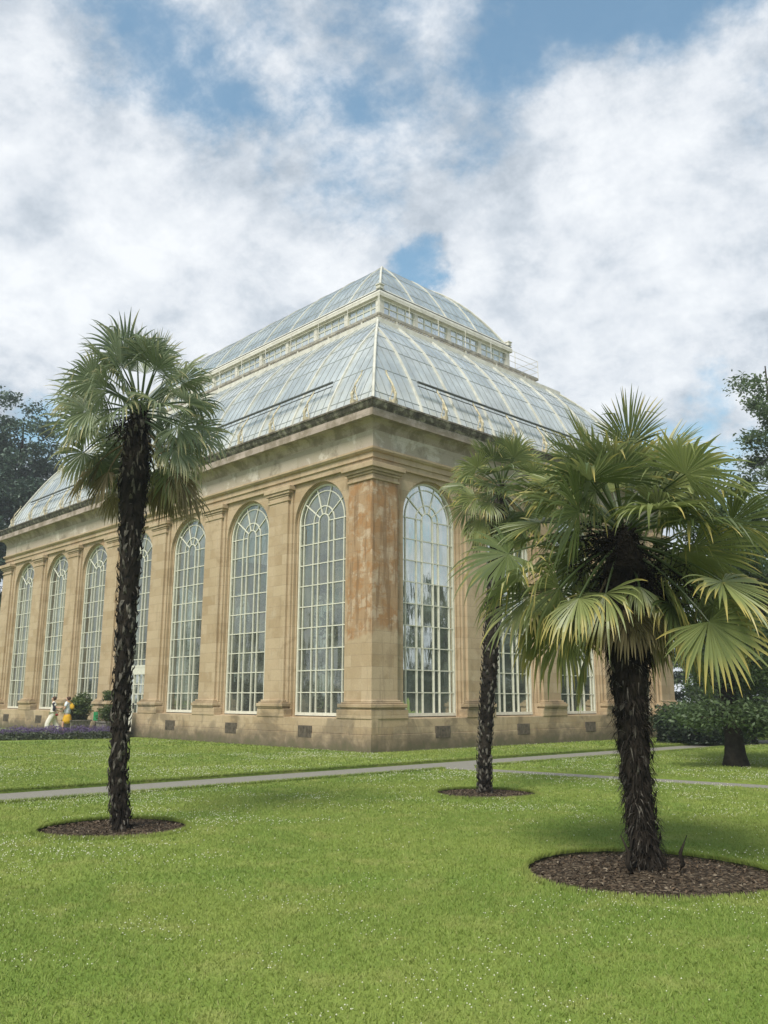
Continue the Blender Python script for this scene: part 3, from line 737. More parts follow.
# dark service rail low on the roof and its scrolled brackets
ko, kz = .62, 12.62
for si, (F, Len, first, nw) in enumerate(SIDES):
    mb = MB(); mb.tube([F(2.55, ko-.22, kz+.02), F(Len-2.55, ko-.22, kz+.02)], .045, 6); mb.tube([F(2.55, ko-.22, kz-.13), F(Len-2.55, ko-.22, kz-.13)], .02, 5)
    mb.build('rail', M['darkrail'], ph)
    ts, s_ = rib_ts(True, Len)
    for t in [1.0]+[q+s_/2 for q in ts[:-1]]+[Len-1.0]:
        mb = MB(); mb.fbox(F, t-.05, t+.05, -.02, .12, 11.16, 11.5)
        mb.tube([F(t, .02, 11.3), F(t, -.06, 11.7), F(t, .12, 12.1), F(t, .38, 12.5), F(t, .42, 12.66)], [.05, .045, .035, .03, .03], 6)
        mb.tube([F(t-.14, .05, 11.25), F(t-.17, .05, 11.5), F(t-.03, .08, 11.8), F(t, .12, 12.0)], .026, 5)
        mb.tube([F(t+.14, .05, 11.25), F(t+.17, .05, 11.5), F(t+.03, .08, 11.8), F(t, .12, 12.0)], .026, 5)
        mb.build('rail_bracket', M['lichen'], ph)
mb = MB(); mb.sweep([(3.38, 16.20), (3.38, 16.42), (3.66, 16.44), (3.66, 16.36), (5.44, 16.36), (5.44, 16.20)]); mb.build('roof_kerb', M['cream'], ph)
# walkway round the lantern
OW = 4.12
wk = MB()
wk.sweep([(OW, 17.02), (OW, 17.14), (OW+.07, 17.14), (OW+.07, 17.02)]); wk.sweep([(5.2, 17.02), (5.2, 17.12), (5.28, 17.12), (5.28, 17.02)])
wk.sweep([(OW+.5, 17.03), (OW+.5, 17.08), (OW+.54, 17.08), (OW+.54, 17.03)])
for si, (F, Len, first, nw) in enumerate(SIDES):
    n = int((Len-2*OW)/.14)
    for k in range(n+1):
        t = OW+k*(Len-2*OW)/n
        lim = 5.22 if (t > 5.2 and Len-t > 5.2) else max(OW+.1, min(t, Len-t))
        wk.fbox(F, t-.022, t+.022, OW+.03, lim, 17.05, 17.09)
wk.build('walkway', M['rustiron'], ph)
for si, (F, Len, first, nw) in enumerate(SIDES):
    ts, s_ = rib_ts(False, Len)
    for t in ts:
        bk = MB(); bk.fbox(F, t-.04, t+.04, OW+.005, 5.27, 16.93, 17.016)
        bk.tube([F(t, OW+.06, 16.93), F(t, 3.75, 16.43)], .035, 6); bk.build('walkway_bracket', M['cream'], ph)
rl = MB()
for si, (F, Len, first, nw) in enumerate(SIDES):
    n = int(round((Len-2*OW)/1.9))
    for k in range(n+ (0)):
        t = OW+k*(Len-2*OW)/n
        if k == 0 and si in (1, 2, 3) and False: continue
        rl.tube([F(t, OW+.03, 17.1), F(t, OW+.03, 18.02)], .016, 5)
    for z in (17.45, 17.74, 18.02): rl.tube([F(OW, OW+.03, z), F(Len-OW, OW+.03, z)], .012, 5)
rl.build('railing', M['cream'], ph)
# lantern
IL = 5.18
ln = MB()
ln.sweep([(IL, 16.37), (IL, 17.30), (IL+.02, 17.34), (IL+.14, 17.34), (IL+.14, 16.37)])
ln.sweep([(IL+.14, 18.44), (IL-.03, 18.44), (IL-.05, 18.50), (IL-.13, 18.52), (IL-.14, 18.51), (IL-.18, 18.51), (IL-.18, 18.68), (IL-.15, 18.74), (IL-.10, 18.88), (IL+.14, 18.88)])
lw_ = ln.build('lantern_wall', M['cream'], ph)
mb = MB(); mb.sweep([(IL-.155, 18.765), (IL-.155, 18.80), (IL-.11, 18.82), (IL-.11, 18.79)]); mb.build('lantern_gutter', M['darkrail'], ph)
for si, (F, Len, first, nw) in enumerate(SIDES):
    n = 4 if Len == WB else 10; step = (Len-2*IL)/n
    for k in range(n+1):
        t = IL+k*step
        if 0 < k < n:
            mb = MB(); mb.fbox(F, t-.11, t+.11, IL-.05, IL+.16, 17.33, 18.46); mb.build('lantern_post', M['cream'], ph)
        if k < n:
            mb = MB(); a, b = t+.11, t+step-.11
            for q in range(0, 5): mb.fbox(F, a+(b-a)*q/4-.022, a+(b-a)*q/4+.022, IL+.02, IL+.08, 17.33, 18.45)
            mb.fbox(F, a, b, IL+.022, IL+.078, 18.12, 18.16)
            lo = mb.build('lantern_window', M['white'], ph)
            pn = MB(); pn.add([F(a, IL+.05, 17.32), F(b, IL+.05, 17.32), F(b, IL+.05, 18.46), F(a, IL+.05, 18.46)], [(0, 1, 2, 3)]); pn.build('pane', M['glass_sky_tint'], lo, recalc=False)
for a in (0, 1):
    for b in (0, 1):
        x0 = IL-.07 if a == 0 else WB-IL-.20; y0 = IL-.07 if b == 0 else LB-IL-.20
        mb = MB(); mb.box(x0, x0+.27, y0, y0+.27, 16.38, 18.50)
        xc, yc = x0+.135, y0+.135; e = -.1 if a == 0 else .1; f_ = -.1 if b == 0 else .1
        mb.box(xc+e-.12, xc+e+.12, yc+f_-.12, yc+f_+.12, 18.86, 19.02); mb.box(xc+e-.15, xc+e+.15, yc+f_-.15, yc+f_+.15, 19.02, 19.07)
        mb.build('corner_post', M['cream'], ph, bevel=.008)
mb = MB(); mb.box(8.93, WB-8.93, 8.93, LB-8.93, 22.03, 22.14); mb.box(9.2, WB-9.2, 9.2, LB-9.2, 22.14, 22.26); mb.build('ridge', M['rustiron'], ph, bevel=.03)
mb = MB(); mb.box(.85, WB-.85, .85, LB-.85, 0.004, .16); mb.build('floor', M['floorin'], ph)

# ------------------------------------------------------------------ palms
def frond(base, az, el, plen, blen, sag, nseg, arc, r, tint, tipyel, droop, mat, parent, name='frond'):
    """one fan leaf: arching petiole and pleated blade; drawn in the palm's own frame"""
    d = Vector((math.cos(az)*math.cos(el), math.sin(az)*math.cos(el), math.sin(el)))
    pts = [Vector(base)]; n = 7; dd = d.copy()
    for i in range(n):
        dd = (dd+Vector((0, 0, -sag/n))).normalized(); pts.append(pts[-1]+dd*plen/n)
    mb = MB(); mb.tube(pts, [.017-.008*i/n for i in range(n+1)], 5)
    hub = pts[-1]; ax = dd
    side = ax.cross(Vector((0, 0, 1)))
    if side.length < .1: side = Vector((-math.sin(az), math.cos(az), 0))
    side.normalize(); roll = r.gauss(0, .55)
    side = (Matrix.Rotation(roll, 3, ax) @ side); nrm = side.cross(ax).normalized()
    if nrm.z < 0 and el > -.5: pass
    V = []; Fc = []; K = []
    NS = 8
    droops = droop*r.uniform(.7, 1.3)
    fold = r.uniform(-.1, .35)
    for j in range(nseg):
        th = -arc+2*arc*(j+.5)/nseg
        if r.random() < .04: continue
        ln_ = blen*(1-.30*(abs(th)/arc)**2.2)*r.uniform(.84, 1.08)
        dth = 2*arc/nseg
        sd_ = (ax*math.cos(th)+side*math.sin(th)).normalized()
        sd_ = (sd_+nrm*fold*math.sin(abs(th))*.6+nrm*r.uniform(-.06, .06)).normalized()
        tw = r.uniform(-.35, .35)
        p = hub+ax*.0; dirv = sd_.copy(); base_i = len(V)
        dj = droops*r.uniform(.35, 1.8); kink = r.uniform(.55, .8); broken = r.random() < .20*droop+.03
        ty = 1.0 if r.random() < tipyel else .0; tt = min(1, max(0, tint+r.uniform(-.22, .22)))
        for i in range(NS+1):
            s = i/NS
            if i:
                bend = (dj*.16*s**1.6)
                if s > kink: bend += dj*.22+(.9 if broken else 0)*(1 if s < kink+.15 else 0)
                dirv = (dirv+Vector((0, 0, -bend))).normalized(); p = p+dirv*ln_/NS
            half = s*ln_*math.tan(dth/2)*1.02
            wd = min(half, .0175+.004*blen)*(1 if s < .5 else max(.05, 1-((s-.5)/.5)**1.3))
            sid = dirv.cross(nrm); 
            if sid.length < .05: sid = dirv.cross(side)
            sid.normalize(); nn = sid.cross(dirv).normalized()
            sid = Matrix.Rotation(tw*s, 3, dirv) @ sid
            lift = wd*.75
            V += [tuple(p+sid*wd), tuple(p-nn*lift), tuple(p-sid*wd)]
            tipg = max(0, (s-.52)/.48)
            K += [(tt, tipg, ty)]*3
        for i in range(NS):
            a = base_i+3*i
            Fc += [(a, a+1, a+4, a+3), (a+1, a+2, a+5, a+4)]
    b = len(mb.v)
    npet = b
    me_v = mb.v+V; fs = mb.f+[tuple(q+b for q in f) for f in Fc]
    me = bpy.data.meshes.new(name); me.from_pydata(me_v, [], fs); me.materials.append(mat)
    at = me.color_attributes.new('v', 'FLOAT_COLOR', 'POINT')
    c = np.ones((len(me_v), 4), np.float32); c[:npet, :3] = (-.15 if mat is not M['deadfan'] else 0, 0, 0); c[npet:, :3] = K; at.data.foreach_set('color', c.ravel())
    o = bpy.data.objects.new(name, me); C.objects.link(o); o.parent = parent
    return o

def palm_trunk(axis, rad, parent, seed, nstub, fib, flen, mode):
    """axis: list of points, rad: radii; shaggy fibre mat with old leaf stubs"""
    r = random.Random(seed); mb = MB(); N = 60; n = 20
    def ax(t):
        k = t*(len(axis)-1); i = min(int(k), len(axis)-2); return Vector(axis[i]).lerp(Vector(axis[i+1]), k-i), rad[i]+(rad[i+1]-rad[i])*(k-i)
    vs = []
    for i in range(N+1):
        p, q = ax(i/N)
        for k in range(n):
            a = 2*PI*k/n; rr = q*(.86+.14*noise.noise(Vector((math.cos(a)*2.2, math.sin(a)*2.2, p.z*5+seed)))+.05*noise.noise(Vector((math.cos(a)*7, math.sin(a)*7, p.z*16))))
            vs.append((p.x+rr*math.cos(a), p.y+rr*math.sin(a), p.z))
    fs = [(i*n+k, i*n+(k+1) % n, (i+1)*n+(k+1) % n, (i+1)*n+k) for i in range(N) for k in range(n)]
    mb.add(vs, fs)
    for j in range(nstub):      # leaf bases: broad tongues clasping the trunk
        t = (j+r.random())/nstub; p, q = ax(t); a = j*2.39996+r.uniform(-.2, .2); u = Vector((math.cos(a), math.sin(a), 0)); sdv = Vector((-math.sin(a), math.cos(a), 0))
        if mode == 'smooth': L1, W1, out, mi = r.uniform(.07, .12), r.uniform(.02, .032), r.uniform(.01, .03), 1 if r.random() < .55 else 0
        else: L1, W1, out, mi = r.uniform(.06, .16), r.uniform(.012, .03), r.uniform(.01, .045), 1 if r.random() < (.38 if seed < 30 else .12) else 0
        up = 1 if r.random() < (.85 if mode == 'smooth' else .55) else -1
        b0 = p+u*(q*.86); mb.mi = mi
        P = [b0-sdv*W1, b0+sdv*W1, b0+u*(out*.6+.012)+Vector((0, 0, up*L1*.6))+sdv*W1*.8, b0+u*(out*.6+.012)+Vector((0, 0, up*L1*.6))-sdv*W1*.8, b0+u*(out+.012)+Vector((0, 0, up*L1))+sdv*r.uniform(-.01, .01), b0+u*.035+Vector((0, 0, up*L1*.3))]
        mb.add(P, [(0, 1, 2, 3), (3, 2, 4), (0, 5, 3), (1, 2, 5), (3, 5, 4), (5, 2, 4)])
    mb.mi = 0
    for j in range(fib):        # loose fibre
        t = r.random(); p, q = ax(t); a = r.random()*2*PI; u = Vector((math.cos(a), math.sin(a), 0)); b0 = p+u*q*.85
        l = flen*r.uniform(.4, 1.3); dv = (u*r.uniform(.2, .9)+Vector((r.uniform(-.4, .4), r.uniform(-.4, .4), r.uniform(-1.2, .35)))).normalized(); sdv = Vector((-math.sin(a), math.cos(a), 0))*r.uniform(.003, .009)
        m_ = b0+dv*l*.55; e = b0+dv*l+Vector((0, 0, -l*.35)); mb.mi = 1 if r.random() < .10 else 0
        mb.add([b0-sdv, b0+sdv, m_+sdv*.8, m_-sdv*.8, e], [(0, 1, 2, 3), (3, 2, 4)])
    o = mb.build('trunk', [M['fibre'], M['stub']], parent, recalc=False)
    return o

def seed_tangle(base, az, el, L_, parent, seed):
    r = random.Random(seed); mb = MB()
    d = Vector((math.cos(az)*math.cos(el), math.sin(az)*math.cos(el), math.sin(el)))
    pts = [Vector(base)]; dd = d.copy()
    for i in range(6): dd = (dd+Vector((0, 0, -.16))).normalized(); pts.append(pts[-1]+dd*L_/6)
    mb.tube(pts, [.014-.0015*i for i in range(7)], 5)
    for i in range(2, 7):
        for k in range(11):
            p = pts[i]+Vector([r.uniform(-.02, .02) for _ in range(3)]); e = (Vector([r.gauss(0, 1) for _ in range(3)])+dd*.7+Vector((0, 0, -.4))).normalized(); q = [p]
            for j in range(3): e = (e+Vector([r.gauss(0, .35) for _ in range(3)])).normalized(); q.append(q[-1]+e*.065)
            mb.tube(q, [.005, .004, .004, .003], 4)
            for j in range(2): c = q[-1-j]+Vector([r.uniform(-.02, .02) for _ in range(3)]); mb.tube([c-Vector((0, 0, .009)), c, c+Vector((0, 0, .009))], [.003, .011, .003], 5)
    return mb.build('seed_cluster', M['fibre'], parent)

def palm(name, label, loc, axis, rad, crown_r, nfr, seed, mat, leaf, pet, nstub, fib, flen, mode, group, extras=(), elmax=1.45, elmin=-.95, ndead=10, vis=None, tipy=.3, dr=1., pj=.85, clear=None, dpet=(.35, .6), dleaf=(.6, .9), dele=(-1.25, -.7)):
    root = empty(name, loc, 0, label, 'palm tree', group); r = random.Random(seed)
    palm_trunk(axis, rad, root, seed, nstub, fib, flen, mode)
    top = Vector(axis[-1])
    for i in range(nfr):
        f = (i+.5)/nfr; el = elmax+(elmin-elmax)*f**.92+r.uniform(-.12, .12); az = i*2.39996+r.uniform(-.3, .3)
        young = f < .12
        low = max(0, (f-.45)/.55)
        if clear and el < clear[1] and abs((az-clear[0]+PI) % (2*PI)-PI) < clear[2]: continue
        frond(top+Vector((math.cos(az)*.07, math.sin(az)*.07, .12-.38*f)), az, el, pet*(.72+.35*min(1, f*2))*r.uniform(pj, 1.12), leaf*(.80 if young else 1)*r.uniform(.88, 1.1), .35+.35*low,
              38, r.uniform(.9, 1.25) if young else r.uniform(1.75, 2.35), r, r.uniform(-.1, 1.1), tipy*(0.4+1.3*low*r.random()), (.12 if young else (.30+.75*low)*r.uniform(.5, 1.5))*dr, mat, root)
    for ex in extras:
        frond(*ex[:13], r=None, mat=mat, parent=root) if False else None
    for i in range(ndead):
        az = i*2.39996+1.1
        if clear and dleaf[1] > 1 and abs((az-clear[0]+PI) % (2*PI)-PI) < clear[2]: continue
        el = r.uniform(*dele)
        frond(top+Vector((math.cos(az)*.12, math.sin(az)*.12, -.28-.3*r.random())), az, el, pet*r.uniform(*dpet), leaf*r.uniform(*dleaf), .8, 26, r.uniform(.8, 1.5), r, r.random(), .5, 1.6, M['deadfan'], root, 'dead_frond')
    return root
H = lambda px, py, Y: at_dist(px, py, Y)
# left palm: base pixel (117,833), trunk leans a little to the right
A0 = Vector((-3.23, 11.25, 0))
def axis_px(base, Y, pix): return [tuple(H(px, py, Y)-base) for px, py in pix]
axA = [(0, 0, -.05)]+axis_px(A0, 11.25, [(119, 780), (122, 700), (127, 620), (131, 540), (134, 480), (137, 440), (140, 408)])
palmA = palm('palm_tree', 'tall slender fan palm left of the path with a ragged greyish crown', A0, axA, [.12, .112, .112, .13, .155, .21, .18, .09], 1.2, 56, 11, M['fan_far'], .60, .68, 760, 1300, .06, 'shaggy', 'fan palms in mulched beds', ndead=15, tipy=.7, elmin=-.8, dr=2.3, dpet=(.7, 1.1), dleaf=(.8, 1.1), dele=(-1.1, -.2), clear=(-PI/2-.1, -.15, .85))
B0 = Vector((1.76, 15.6, 0))
axB = [(0, 0, -.05)]+axis_px(B0, 15.6, [(485, 760), (488, 700), (492, 640), (496, 580), (499, 530), (501, 485)])
palmB = palm('palm_tree', 'fan palm in the middle with a thin scaly trunk near the glasshouse', B0, axB, [.13, .125, .14, .155, .17, .17, .09], 1.2, 40, 23, M['fan'], .56, .62, 560, 300, .05, 'smooth', 'fan palms in mulched beds', ndead=9, dr=1.7, tipy=.4)
C0 = Vector((2.54, 8.80, 0))
axC = [(0, 0, -.05)]+axis_px(C0, 8.80, [(642, 820), (637, 770), (633, 720), (630, 670), (627, 620), (625, 570), (624, 528)])
palmC = palm('palm_tree', 'nearest and broadest fan palm at right with a thick shaggy dark trunk', C0, axC, [.175, .145, .155, .175, .21, .27, .25, .12], 1.7, 80, 37, M['fan'], .72, .98, 300, 4600, .12, 'shaggy', 'fan palms in mulched beds', ndead=9, elmin=-1.05, dr=1.6, pj=.42, clear=(-PI/2, .2, .7), tipy=.6)
rC = random.Random(99); tcc = Vector(axC[-1])
frond(tcc+Vector((.02, -.18, -.45)), -PI/2-.05, -.5, .30, .42, .6, 24, 1.25, rC, .8, .5, 1.5, M['fan'], palmC)
frond(tcc+Vector((.1, -.1, -.2)), -.75, -.25, .95, .78, .45, 38, 2.0, rC, .8, .8, .55, M['fan'], palmC)
frond(tcc+Vector((.1, -.1, -.3)), -.95, -.55, 1.05, .72, .5, 38, 1.9, rC, .7, .8, .7, M['fan'], palmC)
frond(tcc+Vector((-.1, -.1, -.2)), PI+.75, -.45, .95, .62, .5, 34, 1.5, rC, .9, .95, 1.6, M['fan'], palmC)
tc_ = Vector(axC[-1])
seed_tangle(tc_+Vector((0, 0, -.15)), PI*.98, .0, .55, palmC, 1); seed_tangle(tc_+Vector((0, 0, -.2)), -.1, -.1, .75, palmC, 2); seed_tangle(tc_+Vector((0, 0, -.05)), -PI*.9, .3, .5, palmC, 3)
seed_tangle(tc_+Vector((0, 0, -.3)), -.4, -.45, .6, palmC, 4); seed_tangle(tc_+Vector((0, 0, -.3)), PI*1.1, -.5, .5, palmC, 5)
for q in range(5): seed_tangle(tc_+Vector((0, 0, -.05-.08*q)), -PI/2+(q-2)*.6, .1-.15*q, .32+.04*q, palmC, 20+q)
ta_ = Vector(axA[-1]); seed_tangle(ta_+Vector((0, 0, -.1)), -2.2, -.3, .5, palmA, 6)
for s in (-1, 1):   # dead offshoots at the foot
    mb = MB(); mb.tube([(s*.21, -.22, 0), (s*.26, -.25, .1), (s*.24, -.25, .2), (s*.31, -.26, .36)], [.02, .022, .018, .004], 6); mb.build('sucker', M['fibre'], palmC, smooth=True)

# ------------------------------------------------------------------ trees and shrubs
def tree(name, label, cat, base, height, crown, leafn, lsize, mat, trunk_r, seed, clump=.9, group=None, bark=None, sparse=.0, low=.25, limbs=True):
    """crown: list of (x,y,z,rx,ry,rz) ellipsoids relative to the base"""
    r = np.random.default_rng(seed); rr = random.Random(seed)
    root = empty(name, base, 0, label, cat, group)
    mb = MB(); top = height*.92
    bend = [(0, 0, -.1), (rr.uniform(-.1, .1), rr.uniform(-.1, .1), top*.25), (rr.uniform(-.2, .2), rr.uniform(-.2, .2), top*.55), (crown[0][0]*.5, crown[0][1]*.5, top)]
    bend.insert(1, (0, 0, .28)); bend.insert(2, (0, 0, .7))
    mb.tube(bend, [trunk_r*1.75, trunk_r*1.22, trunk_r*1.05, trunk_r, trunk_r*.7, trunk_r*.12], 10)
    cl = []
    vol = np.array([c[3]*c[4]*c[5] for c in crown]); vol = vol/vol.sum()
    ncl = max(6, int(leafn/260))
    for i in range(ncl):
        c = crown[r.choice(len(crown), p=vol)]; d = r.normal(size=3); d /= np.linalg.norm(d); q = r.random()**.28
        cl.append((np.array(c[:3])+d*np.array(c[3:])*q))
    cl = np.array(cl)
    if limbs:
        for i in range(0, ncl, max(1, ncl//26)):
            e = Vector(cl[i]); z0 = max(height*low*.6, min(e.z-.35*math.hypot(e.x, e.y), top*.9)); k = z0/top; s = Vector((bend[-1][0]*k, bend[-1][1]*k, z0))
            mid = s.lerp(e, .55)+Vector((0, 0, -.06*height*rr.random())); mb.tube([s, mid, e], [trunk_r*.35*(1-k*.6), trunk_r*.18, trunk_r*.04], 6)
    mb.build('trunk', M['bark'], root, smooth=True)
    per = leafn//ncl; cs = clump*(.55+r.random(ncl)*.8)
    ctr = np.repeat(cl, per, 0)+np.clip(r.normal(size=(ncl*per, 3)), -1.9, 1.9)*np.repeat(cs, per)[:, None]*np.array([.55, .55, .36])
    tint = np.repeat(r.random(ncl), per)*.7+.15
    ctr[:, 2] = np.maximum(ctr[:, 2], .08)
    v, f, c = leaves_np(ctr, lsize, .5, .5, tint, r)
    np_mesh('crown', v, f, mat, root, c)
    return root
def T(px, Y): d = pix_dir(px, 700); return (d.x*Y/d.y, Y, 0)
bx = T(2, 66)
tree('evergreen_tree', 'tall dark evergreen tree behind the far left end of the glasshouse', 'tree', bx, 25, [(-.6, 0, 21.5, 2.9, 3.0, 5.2), (-1.5, 0, 15, 5.2, 5, 4.5), (.6, 0, 10, 3.6, 4.5, 4.5), (-6, 0, 12, 4, 4, 7), (1.2, 0, 17.0, 2.4, 3, 2.8), (-4, 0, 20, 3, 3, 4)], 90000, .15, M['evergreen'], .42, 3, 1.05)
tree('slender_tree', 'tall slender grey green tree at the right edge rising above the palm crown', 'tree', T(798, 36), 17.5, [(0, 0, 13.5, 1.25, 1.3, 3.6), (.2, 0, 9, 2.2, 2, 3.0), (-.5, 0, 5.5, 2.4, 2, 2.5)], 22000, .085, M['pale_leaf'], .22, 5, .62)
tree('broad_tree', 'low spreading tree with a stout short trunk in the lawn at right', 'tree', (8.75, 22.2, 0), 8.6, [(-.3, 0, 7.2, .75, .7, 1.2), (.5, .3, 5.2, 1.7, 1.6, 1.5), (.6, -.2, 3.0, 2.0, 1.8, 1.1), (-.3, -.7, 1.25, 1.7, 1.1, .45), (-.2, -.7, 1.2, 1.3, .8, .40), (1.9, -.7, 1.1, 1.2, 1.0, .75)], 42000, .058, M['pale_leaf'], .21, 8, .42)
HEDGE = [(676, 34, 1.2), (700, 33, 1.7), (725, 36, 3.6), (752, 34, 4.2), (775, 33, 5.0), (740, 42, 5.4), (712, 44, 4.2)]
HL = ['dark low shrub nearest the end of the glasshouse', 'dark rounded shrub two along from the glasshouse end', 'dark bush behind the stout trunked tree', 'taller dark bush right of the stout trunked tree', 'tall dark bush at the right edge of the photo', 'highest dark bush at the back right', 'dark bush at the back seen under the palm fronds']
for i, (px, Y, h) in enumerate(HEDGE):
    p = T(px, Y); tree('garden_shrub', HL[i], 'shrub', p, h, [(0, 0, h*.5, h*.42+.4, h*.42+.4, h*.46), (.3, 0, h*.3, h*.5+.4, h*.5, h*.3)], 7000, .07, M['darkhedge'] if i % 3 != 2 else M['holly'], .08, 40+i, .5, group='dark shrubs beyond the right lawn', low=.1)
for i, (px, Y, h) in enumerate([(742, 62, 11.0), (700, 75, 7.2), (785, 58, 14.0)]):
    tree('woodland_tree', ['mid height tree far off beyond the right palm', 'lowest far tree beyond the right palm', 'highest far tree at the right edge'][i], 'tree', T(px, Y), h, [(0, 0, h*.62, h*.3, h*.3, h*.36), (h*.1, 0, h*.4, h*.34, h*.3, h*.25)], 9000, .16, M['holly'], .22, 60+i, 1.0, group='trees far beyond the right lawn')
for i, (px, Y, h) in enumerate([(8, 92, 12), (-25, 85, 14)]):
    tree('woodland_tree', ['far tree glimpsed past the left end of the glasshouse', 'far tree at the left edge beside the dark evergreen'][i], 'tree', T(px, Y), h, [(0, 0, h*.6, h*.33, h*.3, h*.38)], 7000, .2, M['evergreen'], .25, 70+i, 1.2)

RT = [(46, 8, 13), (52, 20, 15), (50, 32, 12), (58, 44, 15), (48, -6, 14), (60, 58, 13), (64, 14, 18), (66, 34, 18)]
for i, (x, y, h) in enumerate(RT):
    tree('garden_tree', 'leafy tree of the belt right of the lawn, outside the frame, mirrored in the glass', 'tree', (x, y, 0), h, [(0, 0, h*.58, h*.42, h*.42, h*.38), (.5, 0, h*.3, h*.42, h*.4, h*.26)], 9000, .30, M['holly'], .3, 200+i, 1.6, group='trees mirrored in the right windows')
LT = [(-46, 16, 8.5), (-50, 27, 10), (-46, 38, 8), (-54, 6, 10), (-58, 48, 10)]
for i, (x, y, h) in enumerate(LT):
    tree('garden_tree', 'leafy tree of the belt left of the lawn, outside the frame, mirrored in the glass', 'tree', (x, y, 0), h, [(0, 0, h*.58, h*.42, h*.42, h*.38), (.5, 0, h*.3, h*.42, h*.4, h*.26)], 7000, .26, M['holly'], .3, 220+i, 1.3, group='trees mirrored in the left windows')

def added_hedge(x, y0, y1, h, label, seed):  # unseen hedge, added to close bright gaps below the mirrored trees
    r = np.random.default_rng(seed); n = int((y1-y0)*260)
    o = empty('hedge', (x, (y0+y1)/2, 0), 0, label, 'hedge'); c = np.stack([r.normal(size=n)*.5, (r.random(n)-.5)*(y1-y0), r.random(n)**.8*h*(.85+.15*np.sin(np.arange(n)))], 1)
    v, f, k = leaves_np(c, .22, .6, .2, None, r); np_mesh('foliage', v, f, M['darkhedge'], o, k)
    mb = MB(); mb.box(-.45, .45, (y0-y1)/2, (y1-y0)/2, 0, h*.85); mb.build('core', M['darkhedge'], o)
added_hedge(41, -14, 70, 3.4, 'long dark hedge beyond the lawn, outside the frame at right, added to darken the window reflections', 5)
added_hedge(-43, -4, 56, 2.6, 'long dark hedge beyond the lawn, outside the frame at left, added to darken the window reflections', 6)

# planters, sign, lavender, people beside the door (t along the long front, q out from it)
def LF(t, q, z=0): return loc2w(-q, t, z)
wood = simple('weathered_planter_wood', (.20, .18, .15), .9, .3, 10)
def planter(loc, rz, label, seed):
    root = empty('planter', loc, rz, label, 'planter', 'wooden planters by the door')
    mb = MB(); s0, s1, h = .38, .46, .62
    for k in range(4):
        R = Matrix.Rotation(k*PI/2, 3, 'Z')
        for j in range(6):
            a = -1+2*j/6+.02; b = -1+2*(j+1)/6-.02
            vs = [R @ Vector(q) for q in ((a*s0, -s0, .06), (b*s0, -s0, .06), (b*s1, -s1, h), (a*s1, -s1, h), (a*s0, -s0+.03, .06), (b*s0, -s0+.03, .06), (b*s1, -s1+.03, h), (a*s1, -s1+.03, h))]
            mb.add(vs, [(0, 1, 2, 3), (7, 6, 5, 4), (0, 4, 5, 1), (3, 2, 6, 7), (0, 3, 7, 4), (1, 5, 6, 2)])
        mb.add([R @ Vector(q) for q in ((-s1-.03, -s1-.03, h), (s1+.03, -s1-.03, h), (s1+.03, -s1+.04, h), (-s1-.03, -s1+.04, h), (-s1-.03, -s1-.03, h+.05), (s1+.03, -s1-.03, h+.05), (s1+.03, -s1+.04, h+.05), (-s1-.03, -s1+.04, h+.05))], [(0, 3, 2, 1), (4, 5, 6, 7), (0, 1, 5, 4), (2, 3, 7, 6), (1, 2, 6, 5), (3, 0, 4, 7)])
        c = R @ Vector((s0, -s0, 0)); mb.box(c.x-.05, c.x+.05, c.y-.05, c.y+.05, 0, .3)
    mb.build('tub', wood, root)
    sb = MB(); sb.box(-s1+.03, s1-.03, -s1+.03, s1-.03, h-.12, h-.06); sb.build('soil', M['floorin'], root); return root
def bush(loc, label, h, rad, seed, name='potted_shrub'):
    return tree(name, label, 'shrub', loc, h, [(0, 0, h*.52, rad, rad, h*.44), (0, 0, h*.35, rad*.9, rad*.9, h*.3)], 5200, .055, M['shrub'], .035, seed, .22, low=.15)
p1 = LF(17.95, 1.1); p2 = LF(14.75, 1.05)
planter(p1, YAW, 'wooden tub planter left of the glasshouse door, nearest the two walkers', 1); planter(p2, YAW, 'wooden tub planter right of the glasshouse door, half hidden by the palm trunk', 2)
bush(p1+Vector((0, 0, .5)), 'rounded green shrub in the planter beside the two walkers', 1.35, .52, 91); bush(p2+Vector((0, 0, .5)), 'looser green shrub in the planter beside the slender palm trunk', 1.45, .50, 92)
sg = empty('sign', LF(16.3, 1.0), YAW-.9, 'small green sign on a thin post between the two planters', 'sign')
mb = MB(); mb.tube([(0, 0, 0), (0, 0, .75)], .02, 8); mb.build('post', M['dark'], sg)
mb = MB(); mb.box(-.10, .10, -.045, -.022, .66, 1.02); mb.build('board', simple('green_sign_paint', (.02, .20, .07), .5, .1), sg, bevel=.005)
def lavender():
    n = 15000; q = 1.35+rng.random(n)*12.5; t = 13.75+.28*(q-1.4)*.98+rng.random(n)*1.15
    keep = np.ones(n, bool); rowz = .30+.10*np.sin(q*5.1)*np.sin(t*6)
    V, F_, K = [], [], []
    for kind, m, z0, z1, s in (('leaf', 'lavleaf', .03, .34, .055), ('flower', 'lavflower', .32, .56, .030)):
        nn = n if kind == 'leaf' else 17000
        q = 1.35+rng.random(nn)*12.5; t = 13.72+.285*(q-1.4)+rng.random(nn)*1.2
        hum = .82+.18*np.sin(q*4.2)*np.cos(t*5)
        if kind == 'leaf':
            zz = z0+(z1-z0)*rng.random(nn)*hum
        else: zz = (z0+(z1-z0)*rng.random(nn)**1.2)*hum
        x = CX-DR[0]*q+DL[0]*t; y = CY-DR[1]*q+DL[1]*t
        v, f, c = leaves_np(np.stack([x, y, zz], 1), s, .4, 0)
        yield kind, v, f, c, M[m]
lv = empty('lavender_border', LF(14, 2), 0, 'long low border of purple lavender in front of the glasshouse door', 'flower border')
